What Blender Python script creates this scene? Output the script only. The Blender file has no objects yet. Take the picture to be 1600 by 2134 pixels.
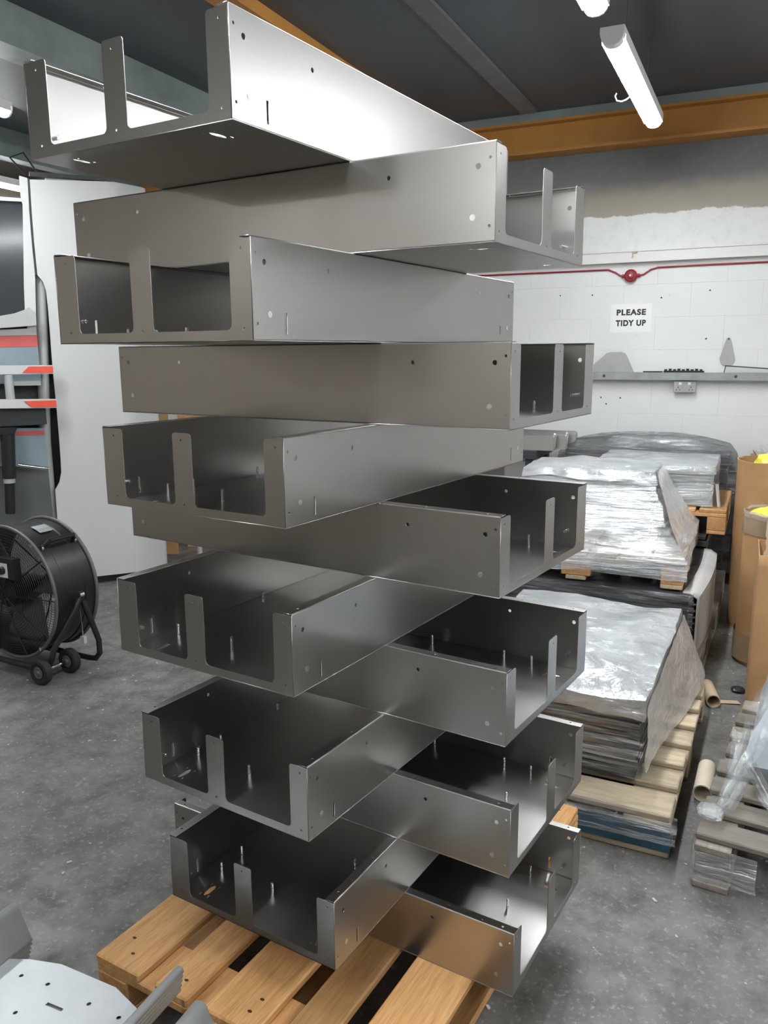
import bpy, bmesh, math, random
import numpy as np
from mathutils import Vector, Matrix, noise
random.seed(7)
SC = bpy.context.scene
C = SC.collection

# ------------------------------------------------------------------ camera
S, Z0 = 0.16, 0.144                      # tray height, pallet height (metres)
FPX, PITCH, ROLL = 1678.95, 0.1947, -0.0060
CAMZ = Z0 + 8.8759 * S
_fwd = np.array([0, math.cos(PITCH), -math.sin(PITCH)])
_up = np.array([0, math.sin(PITCH), math.cos(PITCH)])
_rt = np.array([1.0, 0, 0])
cam_d = bpy.data.cameras.new('camera')
cam = bpy.data.objects.new('camera', cam_d)
C.objects.link(cam)
cr, sr = math.cos(ROLL), math.sin(ROLL)
_r = _rt * cr + _up * sr
_u = -_rt * sr + _up * cr
cam.matrix_world = Matrix(((_r[0], _u[0], -_fwd[0], 0), (_r[1], _u[1], -_fwd[1], 0), (_r[2], _u[2], -_fwd[2], CAMZ), (0, 0, 0, 1)))
cam_d.sensor_fit = 'HORIZONTAL'
cam_d.sensor_width = 36.0
cam_d.lens = FPX / 1600 * 36
cam_d.clip_start = 0.05
SC.camera = cam

# ------------------------------------------------------------------ world, exposure
world = bpy.data.worlds.new('world')
SC.world = world
world.use_nodes = True
world.node_tree.nodes['Background'].inputs[0].default_value = (0.55, 0.6, 0.68, 1)
world.node_tree.nodes['Background'].inputs[1].default_value = 0.02
SC.view_settings.view_transform = 'Standard'
SC.view_settings.look = 'None'
SC.view_settings.gamma = 1.0
SC.view_settings.use_curve_mapping = False
SC.view_settings.exposure = 1.72
LAMP = 28.5                              # emission of the ceiling battens

# ------------------------------------------------------------------ helpers: places
def ray(x, y):
    a, b = x - 800, y - 1067
    u = cr * a + sr * b
    v = -sr * a + cr * b
    return _fwd + _rt * u / FPX - _up * v / FPX
_o = np.array([0, 0, CAMZ])
def onz(x, y, z):
    d = ray(x, y)
    return Vector(_o + d * (z - CAMZ) / d[2])
def onpl(x, y, P, n):
    d = ray(x, y)
    return Vector(_o + d * (((np.array(P) - _o) @ np.array(n)) / (d @ np.array(n))))
def dirv(deg):
    return Vector((math.cos(math.radians(deg)), math.sin(math.radians(deg)), 0))
W0 = Vector((1.766, 5.9, 0))             # a point at the foot of the back wall
WE, WN = dirv(-25), dirv(65)             # along the wall, into the wall
def WP(s, t, z):
    return W0 + WE * s + WN * t + Vector((0, 0, z))

# ------------------------------------------------------------------ helpers: objects
def link(o, parent=None):
    C.objects.link(o)
    if parent is not None:
        o.parent = parent
    return o
def tag(o, label=None, cat=None, group=None, kind=None):
    if label: o['label'] = label
    if cat: o['category'] = cat
    if group: o['group'] = group
    if kind: o['kind'] = kind
    return o
def thing(name, label, cat, loc=(0, 0, 0), rz=0.0, group=None):
    o = bpy.data.objects.new(name, None)
    o.empty_display_size = 0.05
    o.location = loc
    o.rotation_euler = (0, 0, rz)
    link(o)
    return tag(o, label, cat, group)
def mesh(name, verts, faces, mat, smooth=False):
    m = bpy.data.meshes.new(name)
    m.from_pydata([tuple(v) for v in verts], [], faces)
    m.materials.append(mat)
    if smooth:
        m.polygons.foreach_set('use_smooth', [True] * len(m.polygons))
    m.update()
    return m
def put(name, me, parent=None, loc=None, rot=None):
    o = bpy.data.objects.new(name, me)
    if loc is not None: o.location = loc
    if rot is not None: o.rotation_euler = rot
    return link(o, parent)
class MB:
    """collects shapes, builds one mesh"""
    def __init__(s): s.v, s.f = [], []
    def add(s, vs, fs):
        n = len(s.v)
        s.v += [Vector(v) for v in vs]
        s.f += [tuple(i + n for i in f) for f in fs]
        return s
    def box(s, x0, x1, y0, y1, z0, z1):
        vs = [(x, y, z) for x in (x0, x1) for y in (y0, y1) for z in (z0, z1)]
        return s.add(vs, [(0, 1, 3, 2), (4, 6, 7, 5), (0, 4, 5, 1), (2, 3, 7, 6), (0, 2, 6, 4), (1, 5, 7, 3)])
    def obox(s, P, ax, ay, az):
        P, ax, ay, az = Vector(P), Vector(ax), Vector(ay), Vector(az)
        vs = [P + ax * i + ay * j + az * k for i in (0, 1) for j in (0, 1) for k in (0, 1)]
        return s.add(vs, [(0, 1, 3, 2), (4, 6, 7, 5), (0, 4, 5, 1), (2, 3, 7, 6), (0, 2, 6, 4), (1, 5, 7, 3)])
    def tube(s, pts, r, n=10, cap=True, closed=False):
        pts = [Vector(p) for p in pts]
        rr = r if isinstance(r, (list, tuple)) else [r] * len(pts)
        base = len(s.v)
        up = None
        N = len(pts)
        for i, p in enumerate(pts):
            a = pts[(i - 1) % N] if (i > 0 or closed) else pts[i]
            b = pts[(i + 1) % N] if (i < N - 1 or closed) else pts[i]
            t = (b - a).normalized()
            if up is None:
                up = Vector((0, 0, 1)) if abs(t.z) < 0.9 else Vector((1, 0, 0))
            e1 = (up - t * up.dot(t)).normalized()
            e2 = t.cross(e1)
            up = e1
            for k in range(n):
                w = 2 * math.pi * k / n
                s.v.append(p + (e1 * math.cos(w) + e2 * math.sin(w)) * rr[i])
        for i in range(N if closed else N - 1):
            j = (i + 1) % N
            for k in range(n):
                s.f.append((base + i * n + k, base + i * n + (k + 1) % n, base + j * n + (k + 1) % n, base + j * n + k))
        if cap and not closed:
            s.f.append(tuple(base + k for k in reversed(range(n))))
            s.f.append(tuple(base + (N - 1) * n + k for k in range(n)))
        return s
    def prism(s, pts, ex):
        """closed outline (3D) extruded by ex"""
        ex = Vector(ex)
        pts = [Vector(p) for p in pts]
        n = len(pts)
        return s.add(pts + [p + ex for p in pts],
                     [tuple(reversed(range(n))), tuple(range(n, 2 * n))] + [(i, (i + 1) % n, n + (i + 1) % n, n + i) for i in range(n)])
    def loft(s, rings, cap0=False, cap1=False, closed=True):
        base = len(s.v)
        n = len(rings[0])
        for r in rings: s.v += [Vector(p) for p in r]
        for i in range(len(rings) - 1):
            for k in range(n if closed else n - 1):
                s.f.append((base + i * n + k, base + i * n + (k + 1) % n, base + (i + 1) * n + (k + 1) % n, base + (i + 1) * n + k))
        if cap0: s.f.append(tuple(base + k for k in reversed(range(n))))
        if cap1: s.f.append(tuple(base + (len(rings) - 1) * n + k for k in range(n)))
        return s
    def mesh(s, name, mat, smooth=False):
        me = mesh(name, s.v, s.f, mat, smooth)
        bm = bmesh.new(); bm.from_mesh(me)
        bmesh.ops.recalc_face_normals(bm, faces=bm.faces)
        bm.to_mesh(me); bm.free()
        if smooth:
            me.polygons.foreach_set('use_smooth', [True] * len(me.polygons))
            try: me.set_sharp_from_angle(angle=math.radians(38))
            except Exception: pass
        return me
    def build(s, name, mat, parent=None, smooth=False, loc=None, rot=None):
        return put(name, s.mesh(name, mat, smooth), parent, loc, rot)
def bevbox(name, sx, sy, sz, mat, b=0.003, seg=1):
    """box centred in x,y, standing on z=0, with bevelled edges"""
    bm = bmesh.new()
    bmesh.ops.create_cube(bm, size=1)
    for v in bm.verts:
        v.co = Vector((v.co.x * sx, v.co.y * sy, (v.co.z + .5) * sz))
    if b: bmesh.ops.bevel(bm, geom=list(bm.edges), offset=b, segments=seg, affect='EDGES', profile=0.7)
    me = bpy.data.meshes.new(name); bm.to_mesh(me); bm.free()
    me.materials.append(mat)
    return me
def circ(cx, cy, r, n=14):
    return [(cx + r * math.cos(2 * math.pi * i / n), cy + r * math.sin(2 * math.pi * i / n)) for i in range(n)]
def rect(x0, x1, y0, y1): return [(x0, y0), (x1, y0), (x1, y1), (x0, y1)]
def rounded(pts, rad, seg=5):
    """round corners of a 2D polygon; rad: dict index->radius"""
    out = []
    n = len(pts)
    for i, p in enumerate(pts):
        r = rad.get(i, 0) if isinstance(rad, dict) else rad
        if not r: out.append(p); continue
        P = Vector(p); a = (Vector(pts[i - 1]) - P).normalized(); b = (Vector(pts[(i + 1) % n]) - P).normalized()
        ang = a.angle(b); d = r / math.tan(ang / 2)
        c = P + (a + b).normalized() * (r / math.sin(ang / 2))
        p0 = P + a * d; p1 = P + b * d
        v0 = p0 - c; v1 = p1 - c
        full = v0.angle(v1)
        sgn = 1 if v0.x * v1.y - v0.y * v1.x > 0 else -1
        for k in range(seg + 1):
            w = full * k / seg * sgn
            out.append((c.x + v0.x * math.cos(w) - v0.y * math.sin(w), c.y + v0.x * math.sin(w) + v0.y * math.cos(w)))
    return out
def sheet(name, outline, holes, t, mat, M=None):
    """flat sheet with real holes: 2D outline + hole loops, thickness t (z 0..t), then matrix M"""
    cu = bpy.data.curves.new(name + '_c', 'CURVE')
    cu.dimensions = '2D'; cu.fill_mode = 'BOTH'; cu.extrude = t / 2
    for loop in [outline] + list(holes):
        sp = cu.splines.new('POLY'); sp.points.add(len(loop) - 1)
        for q, p in zip(sp.points, loop): q.co = (p[0], p[1], 0, 1)
        sp.use_cyclic_u = True
    ob = bpy.data.objects.new(name + '_tmp', cu)
    C.objects.link(ob)
    dg = bpy.context.evaluated_depsgraph_get()
    me = bpy.data.meshes.new_from_object(ob.evaluated_get(dg))
    bpy.data.objects.remove(ob); bpy.data.curves.remove(cu)
    me.name = name
    me.transform(Matrix.Translation((0, 0, t / 2)))
    if M is not None: me.transform(M)
    me.materials.clear(); me.materials.append(mat)
    me.update()
    bm = bmesh.new(); bm.from_mesh(me)
    bmesh.ops.remove_doubles(bm, verts=bm.verts, dist=1e-5)
    bmesh.ops.recalc_face_normals(bm, faces=bm.faces)
    bm.to_mesh(me); bm.free()
    return me
def copy_tree(o, parent=None):
    c = o.copy(); C.objects.link(c); c.parent = parent
    for ch in list(o.children): copy_tree(ch, c)
    return c

# ------------------------------------------------------------------ materials
def newmat(name):
    m = bpy.data.materials.new(name); m.use_nodes = True
    nt = m.node_tree
    return m, nt, nt.nodes, nt.links, nt.nodes['Principled BSDF']
def ramp(nt, fac, stops):
    r = nt.nodes.new('ShaderNodeValToRGB')
    while len(r.color_ramp.elements) < len(stops): r.color_ramp.elements.new(0.5)
    for e, (p, c) in zip(r.color_ramp.elements, stops):
        e.position = p; e.color = (*c, 1) if len(c) == 3 else c
    nt.links.new(fac, r.inputs[0]); return r.outputs[0]
def tex(nt, scale=5, detail=4, rough=.55, vec=(1, 1, 1), coord='Object', dist=0.0, rnd=True):
    mp = nt.nodes.new('ShaderNodeMapping')
    mp.inputs['Scale'].default_value = vec
    if coord == 'World':
        nt.links.new(nt.nodes.new('ShaderNodeNewGeometry').outputs['Position'], mp.inputs[0])
    else:
        nt.links.new(nt.nodes.new('ShaderNodeTexCoord').outputs[coord], mp.inputs[0])
        if rnd:
            oi = nt.nodes.new('ShaderNodeObjectInfo'); mu = nt.nodes.new('ShaderNodeMath'); mu.operation = 'MULTIPLY'
            mu.inputs[1].default_value = 40.0
            nt.links.new(oi.outputs['Random'], mu.inputs[0]); nt.links.new(mu.outputs[0], mp.inputs['Location'])
    n = nt.nodes.new('ShaderNodeTexNoise')
    n.inputs['Scale'].default_value = scale; n.inputs['Detail'].default_value = detail
    n.inputs['Roughness'].default_value = rough; n.inputs['Distortion'].default_value = dist
    nt.links.new(mp.outputs[0], n.inputs[0]); return n.outputs[0]
def bump(nt, b, h, st=.3, dist=.01):
    n = nt.nodes.new('ShaderNodeBump'); n.inputs['Strength'].default_value = st; n.inputs['Distance'].default_value = dist
    nt.links.new(h, n.inputs['Height']); nt.links.new(n.outputs[0], b.inputs['Normal'])
def mixc(nt, fac, a, b):
    m = nt.nodes.new('ShaderNodeMix'); m.data_type = 'RGBA'
    for s, v in ((0, fac), (6, a), (7, b)):
        if isinstance(v, (int, float)): m.inputs[s].default_value = v
        elif isinstance(v, tuple): m.inputs[s].default_value = (*v, 1)
        else: nt.links.new(v, m.inputs[s])
    return m.outputs[2]
def plain(name, col, rough=.5, metal=0.0, var=.12, scale=9, bmp=0.0, spec=.5):
    m, nt, N, L, b = newmat(name)
    c0 = tuple(max(0, c * (1 - var)) for c in col); c1 = tuple(min(1, c * (1 + var)) for c in col)
    L.new(ramp(nt, tex(nt, scale), [(.3, c0), (.7, c1)]), b.inputs['Base Color'])
    b.inputs['Roughness'].default_value = rough; b.inputs['Metallic'].default_value = metal
    b.inputs['Specular IOR Level'].default_value = spec
    if bmp: bump(nt, b, tex(nt, scale * 4), bmp, .004)
    return m
def steel(name, col, r0, r1, streak=(2, 2, 30), var=.06):
    m, nt, N, L, b = newmat(name)
    b.inputs['Metallic'].default_value = 1.0
    n1 = tex(nt, 3, 3, .6)
    c0 = tuple(c * (1 - var) for c in col); c1 = tuple(c * (1 + var) for c in col)
    L.new(ramp(nt, n1, [(.3, c0), (.7, c1)]), b.inputs['Base Color'])
    n2 = tex(nt, 8, 3, .6, streak)
    L.new(ramp(nt, n2, [(.25, (r0,) * 3), (.75, (r1,) * 3)]), b.inputs['Roughness'])
    return m
M_STEEL = steel('satin_steel', (.445, .435, .418), .29, .315, (1.5, 1.5, 5), .03)
M_STUD = steel('zinc_stud', (.75, .77, .76), .22, .3)
M_GALV = steel('galvanised_steel', (.62, .64, .65), .3, .42)
M_ALU = steel('aluminium', (.72, .72, .71), .28, .4)
M_GALVP = plain('matt_galvanised_sheet', (.50, .52, .525), .42, .35, var=.06)
M_PLATE = plain('dull_grey_sheet', (.36, .36, .345), .5, .2, var=.1)
M_RAIL = plain('weathered_zinc_rail', (.27, .29, .275), .55, .2, var=.18, scale=14)
M_DARKST = plain('dark_painted_steel', (.045, .05, .055), .45)
M_BLACK = plain('black_powder_coat', (.012, .013, .014), .38)
M_RUBBER = plain('black_rubber', (.015, .015, .016), .75)
M_CHROME = steel('chrome', (.8, .8, .8), .08, .14)
M_GREYP = plain('grey_machine_paint', (.40, .41, .40), .42, var=.05)
M_DGREY = plain('dark_grey_paint', (.10, .105, .105), .5)
M_RED = plain('red_decal', (.75, .09, .05), .4, var=.05)
M_REDS = plain('faded_red_stripe', (.55, .10, .09), .4, var=.05)
M_BLUEG = plain('blue_grey_panel', (.22, .28, .31), .4, var=.08)
M_REDW = plain('red_alarm_plastic', (.25, .013, .02), .4, var=.1)
M_SIGN = plain('white_laminated_paper', (.74, .745, .74), .25, var=.02)
M_INK = plain('black_ink', (.02, .02, .022), .6)
M_SOCK = plain('grey_metal_socket', (.33, .33, .31), .45)
M_PAPER = plain('cream_paper', (.72, .63, .5), .8, var=.06)
M_YEL = plain('yellow_plastic', (.75, .66, .05), .4, var=.15)
M_TRUNK = plain('cream_trunking', (.62, .61, .58), .45, var=.04)
M_ORANGE = plain('orange_beam_paint', (.40, .18, .035), .5, var=.12, scale=4)
M_BEAMG = plain('grey_beam_paint', (.20, .23, .23), .55, var=.3, scale=2.2)
def m_glassdark():
    m, nt, N, L, b = newmat('dark_window_glass')
    b.inputs['Base Color'].default_value = (.035, .038, .042, 1)
    b.inputs['Roughness'].default_value = .12
    return m
M_GLASS = m_glassdark()
def m_emit(name, col, st):
    m, nt, N, L, b = newmat(name)
    b.inputs['Base Color'].default_value = (.9, .9, .9, 1)
    b.inputs['Emission Color'].default_value = (*col, 1); b.inputs['Emission Strength'].default_value = st
    return m
M_LAMP = m_emit('lit_diffuser', (.93, .97, 1.0), LAMP)
M_LAMPB = plain('white_lamp_body', (.75, .75, .73), .4, var=.02)
def m_wood(name, c0, c1, c2, dirty=0.0):
    m, nt, N, L, b = newmat(name)
    g = tex(nt, 6, 6, .65, (9, .8, 9), dist=.6)
    fine = tex(nt, 30, 3, .6, (8, .5, 8))
    col = ramp(nt, g, [(.25, c0), (.5, c1), (.75, c2)])
    oi = N.new('ShaderNodeObjectInfo')
    hs = N.new('ShaderNodeHueSaturation')
    mr = N.new('ShaderNodeMapRange'); mr.inputs[3].default_value = .72; mr.inputs[4].default_value = 1.18
    L.new(oi.outputs['Random'], mr.inputs[0]); L.new(mr.outputs[0], hs.inputs['Value']); L.new(col, hs.inputs['Color'])
    out = hs.outputs[0]
    out = mixc(nt, ramp(nt, fine, [(.45, (0, 0, 0)), (.7, (.35, .35, .35))]), out, tuple(c * .55 for c in c0))
    if dirty:
        out = mixc(nt, ramp(nt, tex(nt, 5, 4), [(.35, (0, 0, 0)), (.65, (dirty,) * 3)]), out, (.10, .095, .085))
    L.new(out, b.inputs['Base Color'])
    b.inputs['Roughness'].default_value = .7
    bump(nt, b, fine, .25, .003)
    return m
M_WOOD = m_wood('fresh_pine', (.46, .22, .075), (.62, .335, .13), (.72, .44, .20))
M_WOODB = m_wood('pale_pallet_wood', (.36, .27, .17), (.50, .40, .27), (.60, .50, .36), .35)
M_WOODG = m_wood('weathered_pallet_wood', (.20, .175, .14), (.30, .265, .215), (.38, .345, .29), .6)
M_KNOT = plain('dark_nail_hole', (.05, .025, .015), .8)
M_BLUE = plain('worn_blue_paint', (.02, .075, .12), .6, var=.4)
def m_card(name, col):
    m, nt, N, L, b = newmat(name)
    v = tuple(c * .78 for c in col)
    L.new(ramp(nt, tex(nt, 4, 5), [(.3, v), (.7, col)]), b.inputs['Base Color'])
    b.inputs['Roughness'].default_value = .75
    bump(nt, b, tex(nt, 9, 3), .25, .02)
    return m
M_CARD = m_card('brown_cardboard', (.47, .265, .115))
M_CARDL = m_card('pale_cardboard', (.55, .42, .28))
M_TAPE = plain('glossy_brown_tape', (.27, .19, .11), .2, var=.15)
M_GCARD = m_card('grey_board', (.50, .49, .48))
def m_film(name, amt0, amt1, streak, scale, white=(.55, .57, .58), bst=.9, lo=.38, hi=.62):
    m, nt, N, L, b = newmat(name)
    b.inputs['Base Color'].default_value = (*white, 1)
    b.inputs['Roughness'].default_value = .16
    b.inputs['Specular IOR Level'].default_value = .8
    n = tex(nt, scale, 5, .65, streak, dist=.8)
    n2 = tex(nt, scale * .35, 3, .5, streak)
    ad = N.new('ShaderNodeMath'); ad.operation = 'ADD'; L.new(n, ad.inputs[0]); L.new(n2, ad.inputs[1])
    dv = N.new('ShaderNodeMath'); dv.operation = 'MULTIPLY'; dv.inputs[1].default_value = .5; L.new(ad.outputs[0], dv.inputs[0])
    fac = ramp(nt, dv.outputs[0], [(lo, (amt0,) * 3), (hi, (amt1,) * 3)])
    bump(nt, b, dv.outputs[0], bst, .02)
    tr = N.new('ShaderNodeBsdfTransparent'); mx = N.new('ShaderNodeMixShader')
    gl = N.new('ShaderNodeBsdfGlossy'); gl.inputs['Roughness'].default_value = .22; gl.inputs['Color'].default_value = (*[min(1, c * 1.35) for c in white], 1)
    L.new(b.inputs['Normal'].links[0].from_socket, gl.inputs['Normal'])
    mg = N.new('ShaderNodeMixShader'); mg.inputs[0].default_value = .5
    L.new(b.outputs[0], mg.inputs[1]); L.new(gl.outputs[0], mg.inputs[2])
    L.new(fac, mx.inputs[0]); L.new(tr.outputs[0], mx.inputs[1]); L.new(mg.outputs[0], mx.inputs[2])
    L.new(mx.outputs[0], N['Material Output'].inputs['Surface'])
    return m
M_FILM = m_film('clear_stretch_film', .16, .85, (1, 1, 11), 5, white=(.58, .60, .61))
M_FILMH = m_film('hazy_stretch_film', .5, .92, (2, 2, 6), 5, white=(.68, .70, .71))
M_FILMS = m_film('streaky_stretch_film', .05, .9, (1, 1, 22), 7, white=(.75, .77, .78), lo=.47, hi=.66)
M_FILMA = m_film('silvery_stretch_film', .30, .96, (1, 1, 20), 7, white=(.68, .70, .71), lo=.42, hi=.60)
M_FILMK = m_film('cloudy_stretch_film', .68, .97, (2, 2, 6), 5, white=(.74, .75, .76))
M_FILMD = m_film('dark_stretch_film', .15, .8, (1.4, 1.4, 9), 5, white=(.17, .175, .18))
M_FILMT = m_film('bunched_stretch_film', .06, .6, (3, 3, 3), 9, white=(.6, .62, .63))
def m_layers(name, ca, cb):
    m, nt, N, L, b = newmat(name)
    n = tex(nt, 4, 3, .6, (.6, .6, 26))
    L.new(ramp(nt, n, [(.35, ca), (.65, cb)]), b.inputs['Base Color'])
    b.inputs['Metallic'].default_value = .85; b.inputs['Roughness'].default_value = .3
    return m
M_SHEETS = m_layers('stacked_sheet_edges', (.13, .13, .14), (.55, .56, .58))
M_SHEETD = m_layers('dark_sheet_edges', (.05, .05, .055), (.3, .31, .32))
def m_floor():
    m, nt, N, L, b = newmat('stained_concrete')
    big = tex(nt, 1.3, 5, .6); mid = tex(nt, 9, 6, .7); fine = tex(nt, 60, 3, .7)
    c = ramp(nt, big, [(.3, (.10, .096, .087)), (.5, (.15, .145, .133)), (.72, (.215, .208, .193))])
    c = mixc(nt, ramp(nt, mid, [(.40, (0, 0, 0)), (.68, (.8, .8, .8))]), c, (.06, .057, .053))
    c = mixc(nt, ramp(nt, fine, [(.56, (0, 0, 0)), (.72, (.6, .6, .6))]), c, (.34, .33, .30))
    L.new(c, b.inputs['Base Color'])
    L.new(ramp(nt, mid, [(.3, (.38,) * 3), (.7, (.62,) * 3)]), b.inputs['Roughness'])
    bump(nt, b, mid, .15, .006)
    return m
M_FLOOR = m_floor()
def m_wall(name, base, dirt):
    m, nt, N, L, b = newmat(name)
    c = ramp(nt, tex(nt, 1.2, 5, .6, coord='World'), [(.3, tuple(x * .93 for x in base)), (.7, base)])
    sp = tex(nt, 11, 6, .75, coord='World')
    c = mixc(nt, ramp(nt, sp, [(.66, (0, 0, 0)), (.80, (.75, .75, .75))]), c, dirt)
    L.new(c, b.inputs['Base Color']); b.inputs['Roughness'].default_value = .65
    bump(nt, b, tex(nt, 25, 4), .2, .006)
    return m
M_WALL = m_wall('white_painted_block', (.67, .675, .66), (.30, .28, .24))
M_WALLG = m_wall('dim_brown_wall', (.66, .585, .50), (.40, .35, .29))
M_WHITEP = m_wall('white_machine_paint', (.56, .565, .55), (.36, .31, .26))
M_WALLR = m_wall('white_painted_wall', (.74, .74, .73), (.30, .28, .24))
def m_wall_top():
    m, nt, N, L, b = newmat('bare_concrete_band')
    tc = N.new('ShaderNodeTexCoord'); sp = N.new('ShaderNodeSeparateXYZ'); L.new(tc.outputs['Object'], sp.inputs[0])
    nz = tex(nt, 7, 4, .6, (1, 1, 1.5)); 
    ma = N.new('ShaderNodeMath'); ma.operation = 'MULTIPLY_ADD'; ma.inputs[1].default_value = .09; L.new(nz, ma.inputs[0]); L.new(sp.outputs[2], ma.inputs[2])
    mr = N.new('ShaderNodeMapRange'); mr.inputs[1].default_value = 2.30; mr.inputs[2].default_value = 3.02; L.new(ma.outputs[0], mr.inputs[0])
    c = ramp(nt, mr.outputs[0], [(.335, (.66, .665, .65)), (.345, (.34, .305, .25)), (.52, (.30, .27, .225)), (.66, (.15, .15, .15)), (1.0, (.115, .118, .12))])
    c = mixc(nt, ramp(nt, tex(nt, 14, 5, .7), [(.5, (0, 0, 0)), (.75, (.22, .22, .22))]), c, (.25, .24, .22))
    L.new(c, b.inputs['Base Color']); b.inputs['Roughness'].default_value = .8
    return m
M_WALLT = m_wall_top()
def m_ceil():
    m, nt, N, L, b = newmat('dark_slate_ceiling')
    L.new(ramp(nt, tex(nt, .8, 4), [(.3, (.034, .044, .054)), (.7, (.060, .072, .084))]), b.inputs['Base Color'])
    b.inputs['Roughness'].default_value = .4
    return m
M_CEIL = m_ceil()
M_CEILS = plain('grey_ceiling_strip', (.10, .10, .10), .5, var=.2)

# ================================================================== the setting
def struct(o): return tag(o, kind='structure')
SL, SR, TB = -5.7, 4.0, -10.0            # room extents along and away from the back wall
CEIL = 3.2
struct(MB().obox(WP(SL, TB, -.15), WE * (SR - SL), WN * (.25 - TB), (0, 0, .15)).build('floor', M_FLOOR))
ceil = struct(MB().obox(WP(SL, TB, CEIL), WE * (SR - SL), WN * (.25 - TB), (0, 0, .1)).build('ceiling', M_CEIL))
# back wall: slab with painted blocks in front of it, bare concrete band above
wb = struct(MB().obox(WP(SL, .012, 0), WE * (SR - SL), WN * .2, (0, 0, CEIL)).build('wall_back', M_WALL))
MB().obox(WP(SL, 0, 2.2525), WE * (SR - SL), WN * .012, (0, 0, CEIL - 2.2525)).build('concrete_band', M_WALLT, wb)
BW, BH = .45, .2252
blk = bevbox('block', BW - .0004, BH - .0004, .012, M_WALL, .0007)
for r in range(10):
    for k in range(-11, 6):
        s = k * BW + (BW / 2 if r % 2 else 0) + .17
        p = WP(s, .012, (r + .5) * BH)
        o = put('block', blk, wb, p)
        o.matrix_local = Matrix.Translation(p) @ Matrix.Rotation(math.radians(-25), 4, 'Z') @ Matrix.Rotation(math.radians(90), 4, 'X')
struct(MB().obox(WP(SR, TB, 0), WE * .2, WN * (.2 - TB), (0, 0, CEIL)).build('wall_right', M_WALLR))
struct(MB().obox(WP(SL - .2, TB, 0), WE * .2, WN * (.2 - TB), (0, 0, CEIL)).build('wall_left', M_WALLG))
struct(MB().obox(WP(SL, TB - .2, 0), WE * (SR - SL), WN * .2, (0, 0, CEIL)).build('wall_rear', M_WALLG))
# steel beams
def ibeam(name, P, d, n, L, z0, z1, fw, mat):
    """I-beam: P = start (xy) of the middle line, d along, n across"""
    b = MB()
    for zz in (z0, z1 - .018): b.obox(P - n * fw / 2 + Vector((0, 0, zz)), d * L, n * fw, (0, 0, .018))
    b.obox(P - n * .006 + Vector((0, 0, z0 + .018)), d * L, n * .012, (0, 0, z1 - z0 - .036))
    return b.build(name, mat)
struct(ibeam('trim_1', WP(SL, -.085, 0), WE, WN, SR - SL, 2.935, 3.15, .16, M_ORANGE))
struct(MB().obox(WP(SL, -.17, 3.15), WE * (SR - SL), WN * .17, (0, 0, .05)).build('trim_2', M_BEAMG))
N2 = dirv(-25); G65 = dirv(65)
def off(o_, along, z=0): return N2 * o_ + G65 * along + Vector((0, 0, z))
struct(MB().obox(off(-2.43, -3, 3.14), G65 * 9.0, N2 * .13, (0, 0, .06)).build('trim_3', M_ORANGE))
struct(MB().obox(off(-3.55, -3, 3.01), G65 * 9.4, N2 * .19, (0, 0, .19)).build('trim_4', M_BEAMG))
struct(MB().obox(off(-5.3, -3, 3.0), G65 * 9.4, N2 * .12, (0, 0, .2)).build('trim_5', M_BEAMG))
P0 = onz(850, 0, CEIL)
ao = P0.dot(N2)
struct(MB().obox(off(ao, -3, CEIL - .02), G65 * 8.85, N2 * .11, (0, 0, .02)).build('trim_6', M_CEILS))
for i, (oo, a0) in enumerate(((1.35, -3), (2.9, -3))):
    struct(MB().obox(off(oo, a0, CEIL - .02), G65 * 8.6, N2 * .08, (0, 0, .02)).build('trim_%d' % (7 + i), M_CEILS))

# ================================================================== ceiling lamps
def batten(label, P, length=1.5, w=.095, z=2.87):
    """P = the end nearest the wall; runs away from the wall"""
    t = thing('ceiling_lamp', label, 'lamp', (P.x, P.y, z), math.radians(65), 'LED battens under the ceiling')
    prof = [(-w / 2, .030), (-w / 2 + .001, .022), (-w * .42, .004), (-w * .30, -.009), (-w * .12, -.015), (w * .12, -.015), (w * .30, -.009), (w * .42, .004), (w / 2 - .001, .022), (w / 2, .030)]
    MB().loft([[(x, a, b) for a, b in prof] for x in (-length + .05, -.012)], True, True).build('diffuser', M_LAMP, t)
    for x0, x1 in ((-length, -length + .0495), (-.0115, 0)):
        MB().loft([[(x, a * 1.06, b * 1.1 + .001) for a, b in prof] for x in (x0, x1)], True, True).build('end_cap', M_LAMPB, t)
    hb = MB().box(-length + .002, -.002, -w / 2 - .004, w / 2 + .004, .0345, .06)
    for sy in (-1, 1): hb.box(-length + .052, -.014, sy * (w / 2 + .003) - .002, sy * (w / 2 + .003) + .002, .012, .0345)
    hb.build('housing', M_LAMPB, t)
    for x in (-length * .25, -length * .75):
        MB().tube([(x, 0, .0605), (x, 0, CEIL - z)], .003, 6).build('hanger', M_CEILS, t)
    return t
E1 = onz(1362, 262, 2.87)
lamp_a = batten('white batten lamp in full view, nearest the orange wall beam', E1, 1.46)
hook = MB().tube([(-.55, .05, .03), (-.55, .075, .012), (-.55, .10, .005), (-.55, .125, .012), (-.55, .135, .035), (-.55, .128, .05)], .004, 8).build('wire_loop', M_LAMPB, lamp_a, True)
E2 = onz(1242, 27, 2.87)
batten('white batten lamp at the top edge, only its end showing', E2)
for i in range(1, 3):
    batten('%s batten lamp overhead of the viewer in the right-hand row' % ['first', 'second'][i - 1], E2 - G65 * 1.85 * i)
E3 = onz(14, 240, 2.87)
batten('batten lamp at the left edge above the machine, bright end showing', E3)
E4 = onz(47, 396, 2.87)
batten('distant batten lamp at left edge, just above the machine window', E4)
for i in (3, 4):  # unseen lamps, added to wash the left wall that the trays mirror
    batten('%s unseen fill lamp added outside the left edge, along the left wall' % ['nearer', 'further'][i - 3], E4 - G65 * (2.2 + 2.1 * i))
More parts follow.
